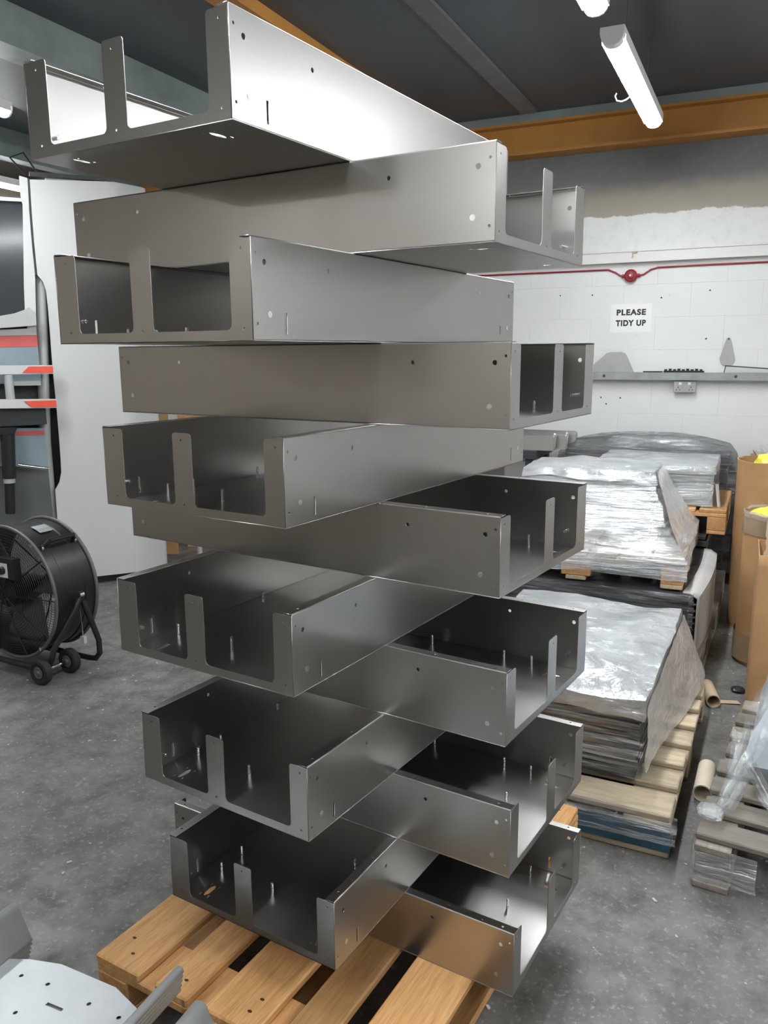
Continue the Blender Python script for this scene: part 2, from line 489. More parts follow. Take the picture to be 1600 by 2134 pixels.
for i in range(2):  # added out of view to brighten the tray faces turned left
    batten('%s unseen fill lamp added behind the viewer on the left' % ['first', 'second'][i], Vector((-3.5, -1.3, 0)) - G65 * 2.1 * i)
for i in range(3):  # no such row in view; added to whiten the right-hand tray sides
    batten('%s unseen fill lamp added beyond the right edge, along the right wall' % ['first', 'second', 'third'][i], WP(2.9, -1.3 - 2.1 * i, 0))

# ================================================================== euro pallet
def pallet_parts(root, mat, lx=.8, ly=1.2, nails=True, blocks_mat=None, seedv=1):
    """children of root; local x across the boards, y along the boards; 0..lx, 0..ly, z 0..0.144"""
    rnd = random.Random(seedv)
    bm_ = blocks_mat or mat
    wide = bevbox('deck_board', .145, ly, .022, mat, .004)
    slim = bevbox('deck_board', .10, ly, .022, mat, .004)
    xs = [(.0725, wide), (.236 * lx / .8, slim), (lx / 2, wide), (.564 * lx / .8, slim), (lx - .0725, wide)] if lx < .9 else \
         [(.0725, wide)] + [(.0725 + (lx - .145) * k / 6, slim) for k in range(1, 6)] + [(lx - .0725, wide)]
    for x, me in xs:
        o = put('deck_board', me, root, (x, ly / 2 + rnd.uniform(-.004, .004), .1214), (0, 0, rnd.uniform(-.004, .004)))
        if nails:
            for yy in (.045, .085, ly / 2 - .02, ly / 2 + .03, ly - .085, ly - .045):
                if rnd.random() < .8:
                    x_ = rnd.uniform(-.035, .035)
                    nn = MB().add([(x_ + .006 * math.cos(a), yy - ly / 2 + .004 * math.sin(a)  , .0222) for a in [k * math.pi / 4 for k in range(8)]], [tuple(range(8))])
                    nn.build('nail_dent', M_KNOT, o)
    tm = bevbox('cross_board', lx, .145, .022, mat, .003)
    for y in (.0725, ly / 2, ly - .0725): put('cross_board', tm, root, (lx / 2, y, .10))
    bk = bevbox('block', .10, .145, .078, bm_, .004)
    bkm = bevbox('block', .145, .145, .078, bm_, .004)
    for y in (.0725, ly / 2, ly - .0725):
        for x, me in ((.05, bk), (lx / 2, bkm), (lx - .05, bk)): put('block', me, root, (x, y, .022))
    bb = bevbox('bottom_board', .10, ly, .022, mat, .004)
    for x in (.05, lx / 2, lx - .05): put('bottom_board', bb, root, (x, ly / 2, 0))
PAL = onz(200, 1985, Z0)
pal = thing('pallet', 'pale new pine pallet carrying the crossed stack of steel trays', 'pallet', (PAL.x, PAL.y, 0), math.radians(59.6 - 90))
pallet_parts(pal, M_WOOD, lx=.822, seedv=3)

# ================================================================== the stack of trays
TL, TW, TT = 1.03799, .46999, .0016
def flower(cx, cy):
    main = [(cx + (.0165 + .0035 * math.cos(4 * a)) * math.cos(a), cy + (.0085 + .002 * math.cos(2 * a)) * math.sin(a)) for a in [k * math.pi / 10 for k in range(20)]]
    out = [main]
    for dx, dy in ((-.019, -.012), (.019, -.012), (-.019, .012), (.019, .012)):
        out.append(rect(cx + dx - .004, cx + dx + .004, cy + dy - .0012, cy + dy + .0012))
    return out
def tray_meshes(sg):
    """sg=+1: width runs to local +y; sg=-1: to local -y (mirrored arrangement)"""
    Y = lambda v: sg * v
    R = {}
    both = lambda xs: list(xs) + [TL - x for x in xs]
    holes = []
    for x in both([.055]):
        for v in (.403, .079): holes += flower(x, v)
    mir = Matrix.Scale(sg, 4, (0, 1, 0)) if sg < 0 else Matrix.Identity(4)
    R['base'] = sheet('base_panel', rect(0, TL, 0, TW), holes, TT, M_STEEL, mir)
    for v0, slots in ((0, sg > 0), (1, True)):
        hs = []
        for x in both([.0315]): hs.append(circ(x, .122, .0048))
        for x in both([.204]): hs.append(circ(x, .122, .0042))
        for x in both([.010]): hs += [circ(x, .134, .0026, 10), circ(x, .027, .0026, 10)]
        if slots:
            for x in both([.083]): hs.append(rect(x - .0028, x + .0028, .0115, .046))
        yv = (TT if v0 == 0 else TW)
        # sheet plane x,z ; thickness along y from yv-TT to yv
        M = Matrix(((1, 0, 0, 0), (0, 0, -sg, Y(yv)), (0, 1, 0, 0), (0, 0, 0, 1)))
        R['side%d' % v0] = sheet('side_panel', rect(0, TL, .003, S - .003), hs, TT, M_STEEL, M)
        # top flange with the rounded bend
        b = MB()
        fh = [circ(x, .011, .003, 10) for x in both([.031])] + [circ(x, .011, .003, 10) for x in both([.166])] + [circ(x, .008, .0015, 8) for x in both([.08])]
        fl = sheet('top_flange', rect(0, TL, .003, .0225), fh, TT, M_STEEL)
        for vtx in fl.vertices:
            q = vtx.co.y if v0 == 0 else TW - vtx.co.y
            vtx.co = (vtx.co.x, Y(q), S - TT + vtx.co.z)
        for lo in (0, 1):
            ring = []
            for k in range(5):
                a = math.pi / 2 * k / 4
                q = .003 - .003 * math.sin(a)
                z = (S - .003 + .003 * math.cos(a)) if lo == 0 else (.003 - .003 * math.cos(a))
                qq = q if v0 == 0 else TW - q
                ring.append((Y(qq), z))
            b.loft([[(x, y_, z_) for y_, z_ in ring] for x in (0, TL)], closed=False)
        bend = b.mesh('bend', M_STEEL, True)
        bmm = bmesh.new(); bmm.from_mesh(fl); bmm.from_mesh(bend)
        bmesh.ops.recalc_face_normals(bmm, faces=bmm.faces)
        bmm.to_mesh(fl); bmm.free()
        fl.polygons.foreach_set('use_smooth', [len(p.vertices) == 4 for p in fl.polygons])
        R['flange%d' % v0] = fl
    # end plate: three tabs on a strip
    g = .0022
    a1, b0, b1, a2 = .045, .222, .271, TW - .057
    zt, zb = S - .004, .0175
    pts = [(g, 0), (TW - g, 0), (TW - g, zt), (a2, zt), (a2, zb), (b1, zb), (b1, zt), (b0, zt), (b0, zb), (a1, zb), (a1, zt), (g, zt)]
    ol = rounded(pts, {3: .006, 4: .010, 5: .010, 6: .006, 7: .006, 8: .010, 9: .010, 10: .006}, 5)
    eh = [circ(v, z, .0023, 10) for v in (.0195, .2485, .438) for z in (.142, .0195)]
    for e in (0, 1):
        xo = TT if e == 0 else TL
        M = Matrix(((0, 0, -1, xo), (sg, 0, 0, 0), (0, 1, 0, 0), (0, 0, 0, 1)))
        ep = sheet('end_plate', ol, eh, TT, M_STEEL, M)
        # weld tacks at both upright edges
        wb_ = MB()
        for v in (0.0012, TW - .0012):
            for k in range(7):
                zz = .012 + k * .0205
                wb_.add([(xo - TT / 2 + dx, Y(v + dy), zz + dz) for dx, dy, dz in ((.0012, 0, 0), (-.0012, 0, 0), (0, .0016, 0), (0, -.0016, 0), (0, 0, .003), (0, 0, -.003))],
                        [(0, 2, 4), (2, 1, 4), (1, 3, 4), (3, 0, 4), (2, 0, 5), (1, 2, 5), (3, 1, 5), (0, 3, 5)])
        bmm = bmesh.new(); bmm.from_mesh(ep); bmm.from_mesh(wb_.mesh('w', M_STEEL)); bmm.to_mesh(ep); bmm.free()
        R['end%d' % e] = ep
    return R
stud_up = MB().tube([(0, 0, TT), (0, 0, .0290), (0, 0, .030)], [.0034, .0034, .0024], 10).mesh('stud', M_STUD, True)
stud_side = MB().tube([(0, 0, -.0008), (0, 0, 0), (0, 0, .0001), (0, 0, .026), (0, 0, .027)], [.0055, .0055, .0034, .0034, .0024], 12).mesh('stud', M_STUD, True)
studs = [(.123, .427), (.123, .267), (.199, .428), (.412, .428), (.301, .149), (.123, .043), (.199, .043)]
TRAYS = [(-1.3766, 8.005, 58.74), (1.1622, 8.7419, 148.89), (-1.2650, 8.083, 58.34), (1.4311, 9.178, 147.82), (-1.0678, 8.573, 57.29), (1.3595, 9.196, 146.71),
         (-1.0450, 8.664, 57.57), (1.5040, 9.367, 146.96), (-.9410, 8.904, 57.10), (1.6330, 9.584, 147.93), (-.6640, 9.121, 58.64), (1.7580, 9.768, 148.71)]
ORD = ['topmost', 'second', 'third', 'fourth', 'fifth', 'sixth', 'seventh', 'eighth', 'ninth', 'tenth', 'eleventh', 'lowest']
protos = {}
def make_tray(sg, label):
    R = tray_meshes(sg)
    t = thing('steel_tray', label, 'tray', group='crossed steel trays on the pine pallet')
    put('base_panel', R['base'], t)
    for k in (0, 1):
        put('side_panel', R['side%d' % k], t); put('top_flange', R['flange%d' % k], t); put('end_plate', R['end%d' % k], t)
    for x, v in studs:
        put('stud', stud_up, t, (x, sg * v, 0))
        put('stud', stud_up, t, (TL - x, sg * (TW - v), 0))
    for x in (.0405, TL - .0405):
        put('stud', stud_side, t, (x, 0, .042), (math.radians(-90 * sg), 0, 0))
        put('stud', stud_side, t, (x, sg * TW, .042), (math.radians(90 * sg), 0, 0))
    return t
for i, (x, y, a) in enumerate(TRAYS):
    sg = 1 if i % 2 == 0 else -1
    side = 'left' if sg > 0 else 'right'
    if i == 0: lab = 'topmost bare steel tray of the stack, open end toward the left'
    elif i == 11: lab = 'lowest bare steel tray, lying on the pine pallet, open end toward the right'
    else: lab = '%s bare steel tray from the top of the stack, near end pointing %s' % (ORD[i], side)
    if sg not in protos: t = protos[sg] = make_tray(sg, lab)
    else:
        t = copy_tree(protos[sg]); t['label'] = lab
    t.location = (x * S, y * S, Z0 + (11 - i) * S)
    t.rotation_euler = (0, 0, math.radians(a))

# ================================================================== things on the back wall
def wallplane(x, y, t=0.0):
    P = onpl(x, y, WP(0, t, 0), WN); d = P - W0
    return d.dot(WE), P.z
RZW = math.radians(-25)
# cable trunking with its small bracket
tr = thing('cable_trunking', 'long cream cable trunking running along the back wall above the red cable', 'trunking', WP(0, 0, 2.178), RZW)
MB().box(-5.6, 3.9, -.045, -.001, 0, .076).build('channel', M_TRUNK, tr)
MB().box(-5.6, 3.9, -.052, -.0455, .070, .082).build('lip', M_TRUNK, tr)
MB().tube([(.0, -.05, .030), (.0, -.05, .062), (.03, -.05, .066)], .006, 8).build('bracket', M_CARDL, tr)
# red alarm cable and sounder
s0, z0 = wallplane(1315, 575)
pts = [(-5.6, 2.135), (-.9, 2.138), (-.30, 2.137), (-.17, 2.137), (-.115, 2.115), (-.085, 2.093), (-.062, 2.089)]
tag(MB().tube([WP(s, -.008, z) for s, z in pts], .006, 8).build('alarm_cable', M_REDW, smooth=True), 'red fire alarm cable clipped along the wall, left of the red sounder', 'cable')
pts = [(.05, 2.090), (.075, 2.095), (.12, 2.125), (.17, 2.138), (.4, 2.140), (3.9, 2.137)]
tag(MB().tube([WP(s, -.008, z) for s, z in pts], .006, 8).build('alarm_cable', M_REDW, smooth=True), 'red fire alarm cable clipped along the wall, right of the red sounder', 'cable')
al = thing('alarm_sounder', 'round red alarm sounder on the white wall above the notice', 'alarm', WP(s0, 0, z0), RZW)
def disc(b, prof, n=24):
    """profile (r, y) revolved about local y"""
    return b.loft([[(r * math.cos(2 * math.pi * k / n), y, r * math.sin(2 * math.pi * k / n)) for k in range(n)] for r, y in prof], True, True)
disc(MB(), [(.043, -.001), (.043, -.03), (.036, -.036), (.034, -.034), (.024, -.034), (.022, -.044), (.004, -.046)]).build('body', M_REDW, al, True)
disc(MB(), [(.008, -.0465), (.007, -.049), (.002, -.05)], 12).build('lens', M_SIGN, al, True)
for sx in (-1, 1):
    MB().tube([(sx * .0435, -.012, 0), (sx * .062, -.012, 0)], .012, 10).build('gland', M_REDW, al, True)
# notice
s1, z1 = wallplane(1314.5, 663)
sg_ = thing('notice', 'white laminated wall notice reading PLEASE TIDY UP', 'sign', WP(s1, 0, z1), RZW)
MB().box(-.142, .142, -.0025, -.001, -.099, .099).build('laminated_sheet', M_SIGN, sg_)
def text(s, width, height, zc, parent):
    cu = bpy.data.curves.new('t', 'FONT'); cu.body = s; cu.align_x = 'CENTER'; cu.align_y = 'CENTER'; cu.offset = .05; cu.space_character = 1.16; cu.extrude = .01
    ob = bpy.data.objects.new('t', cu); C.objects.link(ob)
    me = bpy.data.meshes.new_from_object(ob.evaluated_get(bpy.context.evaluated_depsgraph_get()))
    bpy.data.objects.remove(ob); bpy.data.curves.remove(cu)
    xs = [v.co.x for v in me.vertices]; ys = [v.co.y for v in me.vertices]
    sx = width / (max(xs) - min(xs)); sy = height / (max(ys) - min(ys)); cx = (max(xs) + min(xs)) / 2; cy = (max(ys) + min(ys)) / 2
    for v in me.vertices: v.co = ((v.co.x - cx) * sx, -.0027 - v.co.z * .02, (v.co.y - cy) * sy + zc)
    me.materials.clear(); me.materials.append(M_INK); me.update()
    return put('lettering', me, parent)
text('PLEASE', .202, .043, .041, sg_)
text('TIDY UP', .208, .043, -.034, sg_)
# wall rail and what stands on it
rail = thing('wall_rail', 'long galvanised shelf rail bolted across the white wall', 'rail', WP(0, 0, 1.367), RZW)
MB().box(-3.2, 4.0, -.006, -.001, 0, .052).build('back_strip', M_RAIL, rail)
MB().box(-3.2, 4.0, -.06, -.0065, .046, .052).build('shelf_lip', M_RAIL, rail)
MB().box(-3.2, 4.0, -.066, -.0605, 0, .052).build('front_strip', M_RAIL, rail)
for s in (-.155, .72, 1.6, -1.4):
    disc(MB(), [(.010, -.0665), (.010, -.071), (.006, -.073)], 10).build('bolt', M_DARKST, rail, loc=(s, 0, .028))
ZR = 1.4195
def plate(name, label, pts, t0, mat, cat):
    o = thing(name, label, cat, WP(0, 0, 0), RZW)
    q = [(s, -t0, z) for s, z in pts]
    MB().prism(q, (0, -.003, 0)).build('sheet', mat, o)
    return o
p = [(-.30, ZR), (.047, ZR), (-.005, 1.53), (-.02, 1.553), (-.045, 1.562), (-.125, 1.562), (-.15, 1.555), (-.17, 1.535)]
plate('trapezium_plate', 'grey trapezium metal plate leaning on the wall rail beside the tray stack', p, .03, M_PLATE, 'plate')
tp = [(.648, 1.655), (.640, 1.64), (.607, 1.515), (.612, 1.49), (.630, 1.467), (.655, 1.462), (.683, 1.468), (.70, 1.49), (.705, 1.515), (.672, 1.64), (.664, 1.655)]
pp = plate('teardrop_plate', 'grey teardrop metal plate hung on the wall above the rail', tp, .003, M_PLATE, 'plate')
disc(MB(), [(.006, -.0062), (.006, -.009)], 10).build('screw', M_DARKST, pp, loc=(.656, 0, 1.645))
br = thing('bar_bracket', 'dark thin bar on a peg on the wall rail, under the teardrop plate', 'bracket', WP(0, 0, 0), RZW)
MB().obox((.64, -.05, ZR), (.008, 0, .042), (0, .008, 0), (.006, 0, 0)).build('peg', M_DARKST, br)
MB().obox((.645, -.05, ZR + .0425), (.42, 0, -.03), (0, .012, 0), (0, 0, .008)).build('bar', M_DARKST, br)
bc = thing('connector_strip', 'small black plastic connector strip lying on the wall rail above the socket', 'connector', WP(.25, -.03, ZR), RZW)
b = MB().box(0, .265, -.014, .014, 0, .012)
for k in range(9): b.box(.004 + k * .029, .022 + k * .029, -.012, .012, .0121, .012 + (.014 if k % 2 else .010))
b.build('body', M_BLACK, bc)
MB().box(-.14, -.01, -.008, .008, 0, .008).build('lead', M_BLACK, bc)
s2, z2 = wallplane(1426.5, 806, -.04)
so = thing('wall_socket', 'grey metal double power socket just under the wall rail', 'socket', WP(s2, 0, z2), RZW)
so_m = bevbox('box', .142, .076, .04, M_SOCK, .004)
o = put('box', so_m, so, (0, -.001, 0), (math.radians(90), 0, 0))
fp = bevbox('faceplate', .146, .08, .006, M_SOCK, .003)
put('faceplate', fp, so, (0, -.0415, 0), (math.radians(90), 0, 0))
for sx in (-.042, .042):
    for dx, dz, w_, h_ in ((0, -.004, .005, .009), (-.011, -.021, .008, .005), (.011, -.021, .008, .005)):
        MB().box(sx + dx - w_ / 2, sx + dx + w_ / 2, -.0490, -.0476, dz - h_ / 2, dz + h_ / 2).build('pin_slot', M_INK, so)
    MB().box(sx - .009 - .012 * (sx > 0) + .012 * (sx < 0), sx + .009 - .012 * (sx > 0) + .012 * (sx < 0), -.0515, -.0476, .014, .030).build('switch', M_SIGN, so)
# dark marks: screw holes left in the wall
for k, (x, y) in enumerate([(1167, 616), (1234, 615), (1378, 620), (1479, 605), (1471, 706), (1252, 828), (1292, 829), (1263, 842)]):
    s, z = wallplane(x, y)
    MB().add([(s + .006 * math.cos(a) * random.uniform(.6, 1.5), -.0006, z + .006 * math.sin(a) * random.uniform(.6, 1.4)) for a in [j * math.pi / 4 for j in range(8)]], [tuple(range(8))]).build('wall_hole', M_INK, wb)
for o in [o for o in wb.children if o.name.startswith('wall_hole')]:
    o.matrix_local = Matrix.Translation(W0) @ Matrix.Rotation(RZW, 4, 'Z')

# ================================================================== wrapped loads on pallets, right
def jitter(p, amp, fr, seed=0.0):
    q = Vector((p.x * fr + seed, p.y * fr, p.z * fr))
    return Vector(p) + Vector((noise.noise(q), noise.noise(q + Vector((31, 7, 2))), noise.noise(q + Vector((5, 19, 43))))) * amp
def ring_rect(x0, x1, y0, y1, z, n=14, r=.03, zf=None):
    """points round a rounded rectangle at height z (local coordinates)"""
    pts = []
    def seg(a, b):
        for k in range(n): pts.append((a[0] + (b[0] - a[0]) * k / n, a[1] + (b[1] - a[1]) * k / n))
    c = [(x0, y0), (x1, y0), (x1, y1), (x0, y1)]
    for i in range(4): seg(c[i], c[(i + 1) % 4])
    out = []
    mx, my = (x0 + x1) / 2, (y0 + y1) / 2
    for x, y in pts:
        out.append(Vector((x, y, zf(x, y) if zf else z)))
    return out
def film_shell(rings, top, mat, parent, name='stretch_film', amp=.012, fr=7, sub=3, seed=0.0, ridge=.006):
    """loft rings bottom to top, close with a crumpled cap"""
    full = []
    for a, b in zip(rings[:-1], rings[1:]):
        for k in range(sub): full.append([p.lerp(q, k / sub) for p, q in zip(a, b)])
    full.append(rings[-1])
    cen = sum(rings[-1], Vector()) / len(rings[-1])
    caps = []
    for k in (.8, .6, .4, .2, .04): caps.append([cen + (p - cen) * k + Vector((0, 0, top * (1 - k))) for p in rings[-1]])
    full += caps
    out = []
    for r in full:
        rr = []
        for p in r:
            q = jitter(p, amp, fr, seed)
            q += Vector((0, 0, 0)) + (Vector((p.x - cen.x, p.y - cen.y, 0)).normalized() * ridge * noise.noise(Vector((p.x * 3 + seed, p.y * 3, p.z * 55))))
            rr.append(q)
        out.append(rr)
    return MB().loft(out, False, True).build(name, mat, parent, True)
def sheet_stack(parent, x0, x1, y0, y1, z0, z1, n, mat, name='sheet_stack', jit=.006, seed=1):
    rnd = random.Random(seed)
    b = MB()
    h = (z1 - z0) / n
    for k in range(n):
        a, c = rnd.uniform(-jit, jit), rnd.uniform(-jit, jit)
        b.box(x0 + a, x1 + a, y0 + c, y1 + c, z0 + k * h + .0004, z0 + (k + 1) * h - h * .18)
    return tag(b.build(name, mat, parent), kind='stuff')
QA = -29.0
Q, G = dirv(QA), dirv(QA + 90)

# --- D: low load nearest the trays: blue-cornered pallet, dark sheet stack, hazy film
QD = -26.5
D0 = Vector((.885, 2.268, 0)) - dirv(QD) * .80
ld = thing('wrapped_load', 'low film-wrapped stack of dark sheets on the blue-cornered pallet beside the trays', 'pallet load', D0, math.radians(QD), 'film-wrapped pallet loads by the wall')
pallet_parts(ld, M_WOODB, 1.15, .8, False, M_WOODB, seedv=8)
for ch in ld.children:
    ch.location = (ch.location.y, ch.location.x, ch.location.z); ch.rotation_euler.z += math.radians(90)
for ch in [c for c in ld.children if c.name.startswith('block')]:
    if ch.location.x > .7 and ch.location.y < .2:
        ch.data = bevbox('block', .10, .145, .078, M_BLUE, .004)
MB().box(.47, .803, -.003, -.0005, .023, .10).build('blue_side_board', M_BLUE, ld)
MB().box(-.01, .469, -.003, -.0005, .023, .085).build('dark_side_board', M_WOODG, ld)
sheet_stack(ld, -.02, .665, .185, 1.16, .1445, .425, 22, M_SHEETD, jit=.007, seed=4)
# top slope: the film peaks to the back
def topz(x, y): return .436 + .012 * math.sin(x * 9) + .02 * max(0, (y - .3))
x0, x1, y0, y1 = -.03, .678, .172, 1.18
rings = [ring_rect(x0 - .0, x1 + .0, y0 - .0, y1, .149), ring_rect(x0, x1 + .002, y0, y1, .29), ring_rect(x0, x1, y0, y1, .40), ring_rect(x0 + .006, x1 - .006, y0 + .006, y1 - .006, 0, zf=topz)]
film_shell(rings, .02, M_FILMS, ld, amp=.007, fr=9, sub=9, ridge=.007)
# hazy top sheet draped over the upper edge
rings = [ring_rect(x0 - .006, x1 + .008, y0 - .008, y1 + .006, 0, zf=lambda x, y: .37 + .02 * noise.noise(Vector((x * 6, y * 6, 0)))), ring_rect(x0 - .003, x1 + .004, y0 - .004, y1, 0, zf=lambda x, y: topz(x, y) + .003)]
film_shell(rings, .024, M_FILMH, ld, 'film_top', amp=.010, fr=12, sub=4, seed=9)
# film skirt on the right side, stretched out to the pallet edge
b = MB()
rows = []
for k in range(25):
    u = k / 24
    yy = .19 + u * .99
    bot = Vector((.69 + .10 * min(1, u * 1.25) ** 1.3, yy + .02, .160 + .012 * math.sin(u * 9)))
    top_ = Vector((.689, yy, .415 + .02 * u))
    rows.append([jitter(top_.lerp(bot, j / 10), .006, 16, 3) for j in range(11)])
b.loft(rows, closed=False).build('film_skirt', M_FILMK, ld, True)
# film wound round the pallet front edge
rows = []
for k in range(31):
    u = k / 30
    rows.append([jitter(Vector((-.01 + u * .83, -.008 - .004 * math.sin(j), .048 + .105 * j / 6)), .007, 18, 5) for j in range(7)])
MB().loft(rows, closed=False).build('film_band', M_FILMS, ld, True)

# --- E: bottom load behind it, dark film front and grey board side
E0 = Vector((1.475, 3.57, 0)) - dirv(-27) * 1.0
le = thing('wrapped_load', 'dark film-wrapped load with grey board side, under the tall shiny load', 'pallet load', E0, math.radians(-27), 'film-wrapped pallet loads by the wall')
pallet_parts(le, M_WOODG, 1.0, 1.0, False, M_WOODG, seedv=10)
sheet_stack(le, .02, .935, .02, .99, .1445, .444, 14, M_SHEETD, jit=.008, seed=5)
rings = [ring_rect(-.005, .955, .0, 1.005, .02), ring_rect(-.005, .955, .0, 1.005, .2), ring_rect(-.005, .955, .0, 1.005, .40), ring_rect(.002, .95, .006, 1.0, .4455)]
film_shell(rings, .001, M_FILMD, le, amp=.003, fr=10, sub=6, ridge=.006)
b = MB()
rows = []
for k in range(13):
    u = k / 12
    rows.append([Vector((.972 + .02 * math.sin(u * 3.1) + .012 * (1 - j / 6) * 0 + (.0 if j < 5 else -.035 * (j - 4)), .03 + u * .96, [.005, .12, .25, .36, .43, .452, .4535][j])) for j in range(7)])
b.loft(rows, closed=False)
o = b.build('board_side', M_GCARD, le, True)
md = o.modifiers.new('thick', 'SOLIDIFY'); md.thickness = .006
cr_ = MB()
for k in range(12):
    zz = .06 + k * .031
    cr_.loft([[(.962 + .006 * math.sin(j * .8), .0 + .012 * math.cos(j / 7 * 3.14), zz + .026 * (j / 7)) for j in range(8)], [(.935, .0 - .004 + .006 * math.cos(j / 7 * 3.14), zz + .026 * (j / 7)) for j in range(8)]], closed=False)
cr_.build('film_roll_edge', M_FILM, le, True)

# --- A: tall shiny load standing on E
ZA = .4545
A0 = Vector((1.405, 3.66, ZA)) - dirv(-24) * 1.0
la = thing('wrapped_load', 'shiny film-wrapped stack of bright sheets standing on top of another load', 'pallet load', A0, math.radians(-24), 'film-wrapped pallet loads by the wall')
pallet_parts(la, M_WOODB, 1.0, 1.0, False, M_WOOD, seedv=12)
IA = Matrix.Rotation(math.radians(24), 4, 'Z')
def locA(x, y, z): return IA @ (onz(x, y, z) - A0)
sx1 = locA(1350, 1112, ZA + .144)
sheet_stack(la, .12, sx1.x, sx1.y, .93, .1445, .46, 30, M_SHEETS, jit=.004, seed=6)
fx, fy = sx1.x, sx1.y
rings = [ring_rect(-.01, 1.012, -.012, 1.01, .05), ring_rect(-.01, 1.014, -.012, 1.01, .135), ring_rect(-.0, 1.005, -.005, 1.005, .152),
         ring_rect(.05, fx + .11, fy * .55, .99, .24), ring_rect(.09, fx + .03, fy - .02, .96, .40), ring_rect(.10, fx + .012, fy - .006, .945, .474)]
film_shell(rings, .035, M_FILMA, la, amp=.010, fr=8, sub=6, ridge=.008, seed=21)
rings = [ring_rect(.085, fx + .035, fy - .025, .965, 0, zf=lambda x, y: .42 + .03 * noise.noise(Vector((x * 5, y * 5, 3)))), ring_rect(.095, fx + .015, fy - .01, .95, .480)]
film_shell(rings, .045, M_FILMH, la, 'film_top', amp=.014, fr=9, sub=3, seed=33)
rows = []
for k in range(25):
    u = k / 24
    bot = Vector((1.018, -.01 + u * 1.0, .150 - .06 * (1 - u)))
    top_ = Vector((fx + .03, fy + u * (.93 - fy), .478))
    rows.append([jitter(top_.lerp(bot, j / 12) + Vector((0, 0, -.03 * math.sin(j / 12 * math.pi))), .007, 10, 8) for j in range(13)])
MB().loft(rows, closed=False).build('film_skirt', M_FILMK, la, True)

# --- B: load behind A, on a raised pallet, and the dark covered load by the wall
ZB0 = .535
Bc = onz(1514, 1064, ZB0 + .144)
B0 = Vector((Bc.x, Bc.y, 0)) - dirv(-25) * 1.0
lb0 = thing('wrapped_load', 'dark lower load standing on the floor behind the tall shiny load', 'pallet load', B0, math.radians(-25), 'film-wrapped pallet loads by the wall')
pallet_parts(lb0, M_WOODG, 1.0, .74, False, M_WOODG, seedv=14)
sheet_stack(lb0, .03, .90, .05, .70, .1445, ZB0 - .001, 9, M_SHEETD, jit=.01, seed=9)
lb = thing('wrapped_load', 'film-wrapped grey sheet stack on a splintered pale pallet, behind the tall shiny load', 'pallet load', (B0.x, B0.y, ZB0), math.radians(-25), 'film-wrapped pallet loads by the wall')
pallet_parts(lb, M_WOOD, 1.0, .74, False, M_WOOD, seedv=15)
sheet_stack(lb, .25, .90, .07, .69, .1445, .36, 12, M_SHEETS, jit=.006, seed=7)
rings = [ring_rect(.23, .925, .045, .715, .149), ring_rect(.235, .918, .05, .71, .28), ring_rect(.24, .912, .058, .70, .371)]
film_shell(rings, .012, M_FILM, lb, amp=.008, fr=9, sub=6, seed=41)
rings = [ring_rect(.225, .93, .04, .72, .335), ring_rect(.23, .922, .048, .705, .378)]
film_shell(rings, .02, M_FILMH, lb, 'film_top', amp=.010, fr=8, sub=3, seed=44)
MB().obox((.945, .10, .1445), (.006, .012, .0), (.012, -.006, 0), (-.02, .01, .13)).build('white_stick', M_SIGN, lb)

CD = .33
sC1 = wallplane(1541, 950, -CD - .03)[0]
Cc = WP(sC1 - 1.16, -CD - .03, 0)
lc = thing('covered_load', 'large dark grey film-covered load against the white wall, behind all the others', 'pallet load', Cc, math.radians(-25))
b = MB()
for y in (.05, CD - .15): b.box(.02, 1.1, y, y + .1, 0, .10)
b.build('bearer', M_WOODG, lc)
sheet_stack(lc, .02, 1.10, .02, CD - .03, .1005, .90, 10, M_SHEETD, jit=.008, seed=8)
def dome(x, y):
    u = (x + .02) / 1.16
    return .915 + .085 * math.sin(max(0, min(1, u)) * math.pi) ** .5
rings = [ring_rect(-.03, 1.14, -.012, CD - .01, .10), ring_rect(-.04, 1.15, -.014, CD - .005, .5), ring_rect(-.04, 1.15, -.014, CD - .005, .80), ring_rect(-.03, 1.135, -.008, CD - .01, 0, zf=lambda x, y: dome(x, y) - .05), ring_rect(.03, 1.09, .03, CD - .04, 0, zf=dome)]
film_shell(rings, .02, M_FILMD, lc, 'dark_cover', amp=.012, fr=5, sub=4, seed=51)

